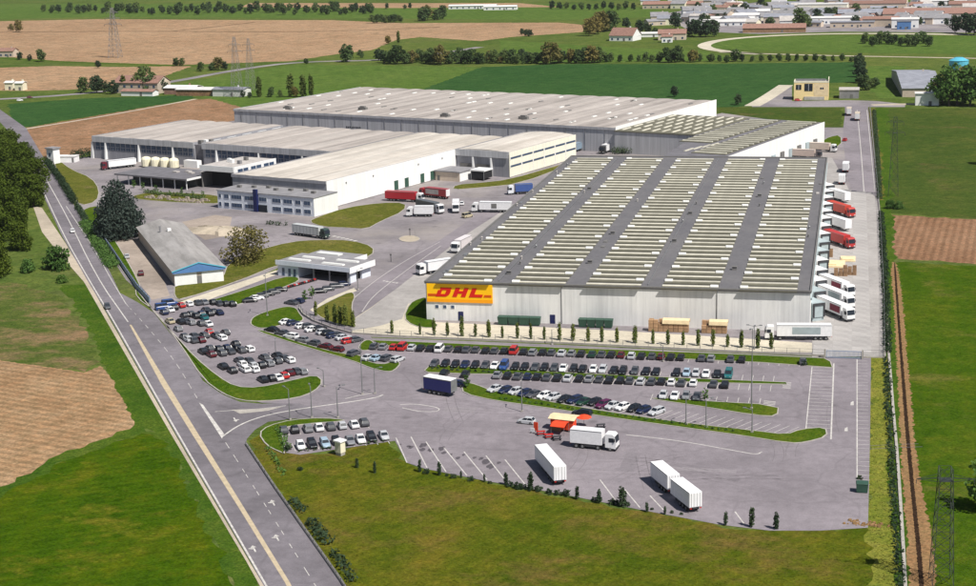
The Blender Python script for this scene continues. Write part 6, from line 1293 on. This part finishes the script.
board(536, 432, 'red upright sign board left of the food stall', 'red_cloth', 1.0, 2.1); board(532.5, 433.5, 'pale low sign board by the red one', 'white_paint', 1.0, 1.1)
p = S(340.5, 455); t = thing('pay_kiosk', 'cream roadside box with pale roof at the small car park', 'kiosk', (p.x, p.y, .05), R(-26)); mb = MB(); mb.box(-.8, .8, -.7, .7, .6, 2.9); part('cabin', mb, 'cream', t); mb = MB(); mb.box(-1.0, 1.0, -.95, .95, 2.9, 3.2); part('roof', mb, 'white_paint', t); mb = MB(); mb.box(-.75, .75, -.6, .6, 0, .6); part('plinth', mb, 'kerb', t)
# dark green skips along the front wall
for i, (x, L_, lb) in enumerate(((519, 11.6, 'long dark green bin row against the warehouse front, left one'), (595.5, 9.2, 'long dark green bin row against the warehouse front, right one'))):
    t = thing('waste_skip', lb, 'skip', (rowpx([x], 396.2)[0][0], 396.6, .07)); n = 4
    for k in range(n):
        x0 = -L_/2+k*L_/n; mb = MB(); mb.rings([[(x0+.25, -.8, .15), (x0+L_/n-.25, -.8, .15), (x0+L_/n-.25, .9, .15), (x0+.25, .9, .15)], [(x0+.05, -1.1, 2.1), (x0+L_/n-.05, -1.1, 2.1), (x0+L_/n-.05, 1.1, 2.1), (x0+.05, 1.1, 2.1)]]); s_ = part('bin', mb, 'green_paint', t)
        mb = MB(); mb.box(x0+.05, x0+L_/n-.05, -1.14, 1.14, 2.12, 2.25); link('lid', mb.mesh('lid', 'green_paint'), s_)
        for wx in (x0+.5, x0+L_/n-.5): mb = MB(); mb.tube((wx, -.6, .12), (wx, .6, .12), .12, .12, 8); link('roller', mb.mesh('roller', 'tyre'), s_)
# pallet loads before the wall
g = random.Random(12); mb = MB(); mb.box(-.6, .6, -.5, .5, .15, 1.0); ld = mb.mesh('load', 'cardboard')
mb = MB(); [mb.box(x, x+.14, -.5, .5, .0, .05) for x in (-.6, -.3, 0, .3, .46)]; [mb.box(-.6, .6, y, y+.1, .05, .14) for y in (-.5, -.05, .4)]; pal = mb.mesh('pallet', 'wood')
for q, (x0, nx, nz, lb) in enumerate(((651, 8, 3, 'stack of brown pallet loads before the warehouse wall, left one'), (704, 5, 3, 'stack of brown pallet loads before the warehouse wall, right one'))):
    t = thing('pallet_stack', lb, 'pallet stack', (rowpx([x0], 394.5)[0][0], 394.5, .07))
    for i in range(nx):
        for j in range(2):
            for k in range(nz-(1 if g.random() < .3 else 0)): link('pallet', pal, t, (i*1.3, j*1.15, k*1.02)); link('load', ld, t, (i*1.3, j*1.15, k*1.02))
    mb = MB(); mb.rings([[(3.0 if q == 0 else 1.3, y, z), (nx*1.3-.4, y, z), (nx*1.3-.4, y, z+.05), (3.0 if q == 0 else 1.3, y, z+.05)] for y, z in ((-.75, 2.2), (-.62, 3.1), (1.75, 3.2), (1.9, 2.3))]); part('tarpaulin', mb, 'cream_cloth', t)
# timber and pallets in the east yard
def yardstack(px, py, nx, ny, nz, lb, rot=0.0):
    p = S(px, py); t = thing('pallet_stack', lb, 'pallet stack', (p.x, p.y, .085), rot)
    for i in range(nx):
        for j in range(ny):
            for k in range(nz-g.randint(0, 1)): link('pallet', pal, t, (i*1.35, j*1.2, k*.34)); link('pallet', pal, t, (i*1.35, j*1.2, k*.34+.16))
yardstack(836, 276, 3, 3, 6, 'brown stack of empty pallets in the east yard, left one'); yardstack(845, 275, 3, 3, 7, 'brown stack of empty pallets in the east yard, right one'); yardstack(822, 257, 3, 2, 8, 'small brown pallet stack beside the dock houses', 0)
p = S(833, 268); one('timber_sheets', MB().box(-4, 3.5, 0, 9, 0, .5).box(-3.4, 1.0, 1, 6, .5, 1.0), 'cream_cloth', 'pale flat sheets of packing beside the brown pallets', 'packing sheets', (p.x, p.y, .085))
p = S(847, 262); one('timber_sheets', MB().box(-2, 2.5, 0, 7, 0, .35).box(-1.6, 2.0, .6, 4, .35, .7), 'cream_cloth', 'pale packing sheets behind the brown pallets', 'packing sheets', (p.x, p.y, .085))
# bins at the lorry park corner, concrete blocks
p = S(862, 492); t = thing('green_bin', 'green recycling bin at the lorry park right corner', 'bin', (p.x, p.y, .07)); mb = MB(); mb.box(-1, 1, -.8, .8, .1, 1.7, -.1); part('tub', mb, 'green_paint', t); mb = MB(); mb.box(-1.15, 1.15, -.95, .95, 1.72, 1.9, .1); part('lid', mb, 'green_paint', t)
for s_ in (-1, 1): mb = MB(); mb.tube((s_*.7, -.5, .12), (s_*.7, .5, .12), .12, .12, 8); part('wheel', mb, 'tyre', t)
tree('shrub', S(859.5, 479.5), 'small dark red bush at the lorry park right edge', None, .38, cat='bush')
mb = MB(); g = random.Random(2)
for i in range(40): x, y, s_ = g.gauss(0, 1.6), g.gauss(0, .7), g.uniform(.1, .35); mb.box(x-s_, x+s_, y-s_, y+s_, 0, s_*.9, s_*.3)
p = S(866, 525); link('rubble', mb.mesh('rubble', 'soil_bank'), None, (p.x, p.y, .05), 0, kind='stuff', label='brown rubble heap at the lorry park corner', category='rubble')
# motorbikes outside the gatehouse
mb = MB(); mb.tube((-.62, 0, .33), (.62, 0, .33), .05); mb.box(-.45, .3, -.14, .14, .4, .78); mb.box(-.75, -.1, -.13, .13, .74, .88); mb.tube((.35, 0, .8), (.65, 0, .35), .05); body_m = mb.mesh('frame', 'truck_paint')
mb = MB(); mb.tube((0, -.06, 0), (0, .06, 0), .32, .32, 12); mwh = mb.mesh('wheel', 'tyre'); mb = MB(); mb.tube((.33, -.35, .98), (.33, .35, .98), .03); mb.tube((.35, 0, .7), (.33, 0, .98), .03); mhb = mb.mesh('handlebar', 'steel')
for i in range(14):
    p = S(289+i*2.0, 288.5-i*.55); c_ = ('red', 'dark red', 'black', 'red', 'silver')[i % 5]; t = thing('motorbike', f'{c_} motorbike, {ordn(i+1)} from left in the line at the gatehouse', 'motorbike', (p.x, p.y, VZ), R(70+g.uniform(-8, 8)), 'motorbikes at the gatehouse')
    o = link('frame', body_m, t); o.color = (*CC[c_], 1); link('wheel', mwh, t, (-.62, 0, .32)); link('wheel', mwh, t, (.62, 0, .32)); link('handlebar', mhb, t)
# barrier posts at the roundabout island, traffic cones on the yard
for x, y, lb in ((410, 236, 'short dark post on the round dirt island'), (391, 262, 'short dark post at the gatehouse exit')):
    p = S(x, y); t = thing('bollard', lb, 'bollard', (p.x, p.y, .08)); mb = MB(); mb.tube((0, 0, 0), (0, 0, 2.4), .12); part('post', mb, 'chassis', t); mb = MB(); mb.box(-.3, .3, -.06, .06, 2.0, 2.6); part('plate', mb, 'gutter', t)


# ================================================================ AIR: thin even haze over the plain
mb = MB(); mb.box(-7200, 7200, -1700, 12200, -1.5, 112)
m_ = bpy.data.materials.new('haze'); m_.use_nodes = True; nt = m_.node_tree; nt.nodes.remove(nt.nodes['Principled BSDF'])
pv = nt.nodes.new('ShaderNodeVolumePrincipled'); pv.inputs['Density'].default_value = 0.000028; pv.inputs['Color'].default_value = (.88, .90, .94, 1); pv.inputs['Anisotropy'].default_value = 0.2
nt.links.new(pv.outputs[0], nt.nodes['Material Output'].inputs['Volume']); MAT['haze'] = m_
o = link('haze', mb.mesh('haze', 'haze'), None, kind='stuff', label='thin pale haze over the plain', category='haze')
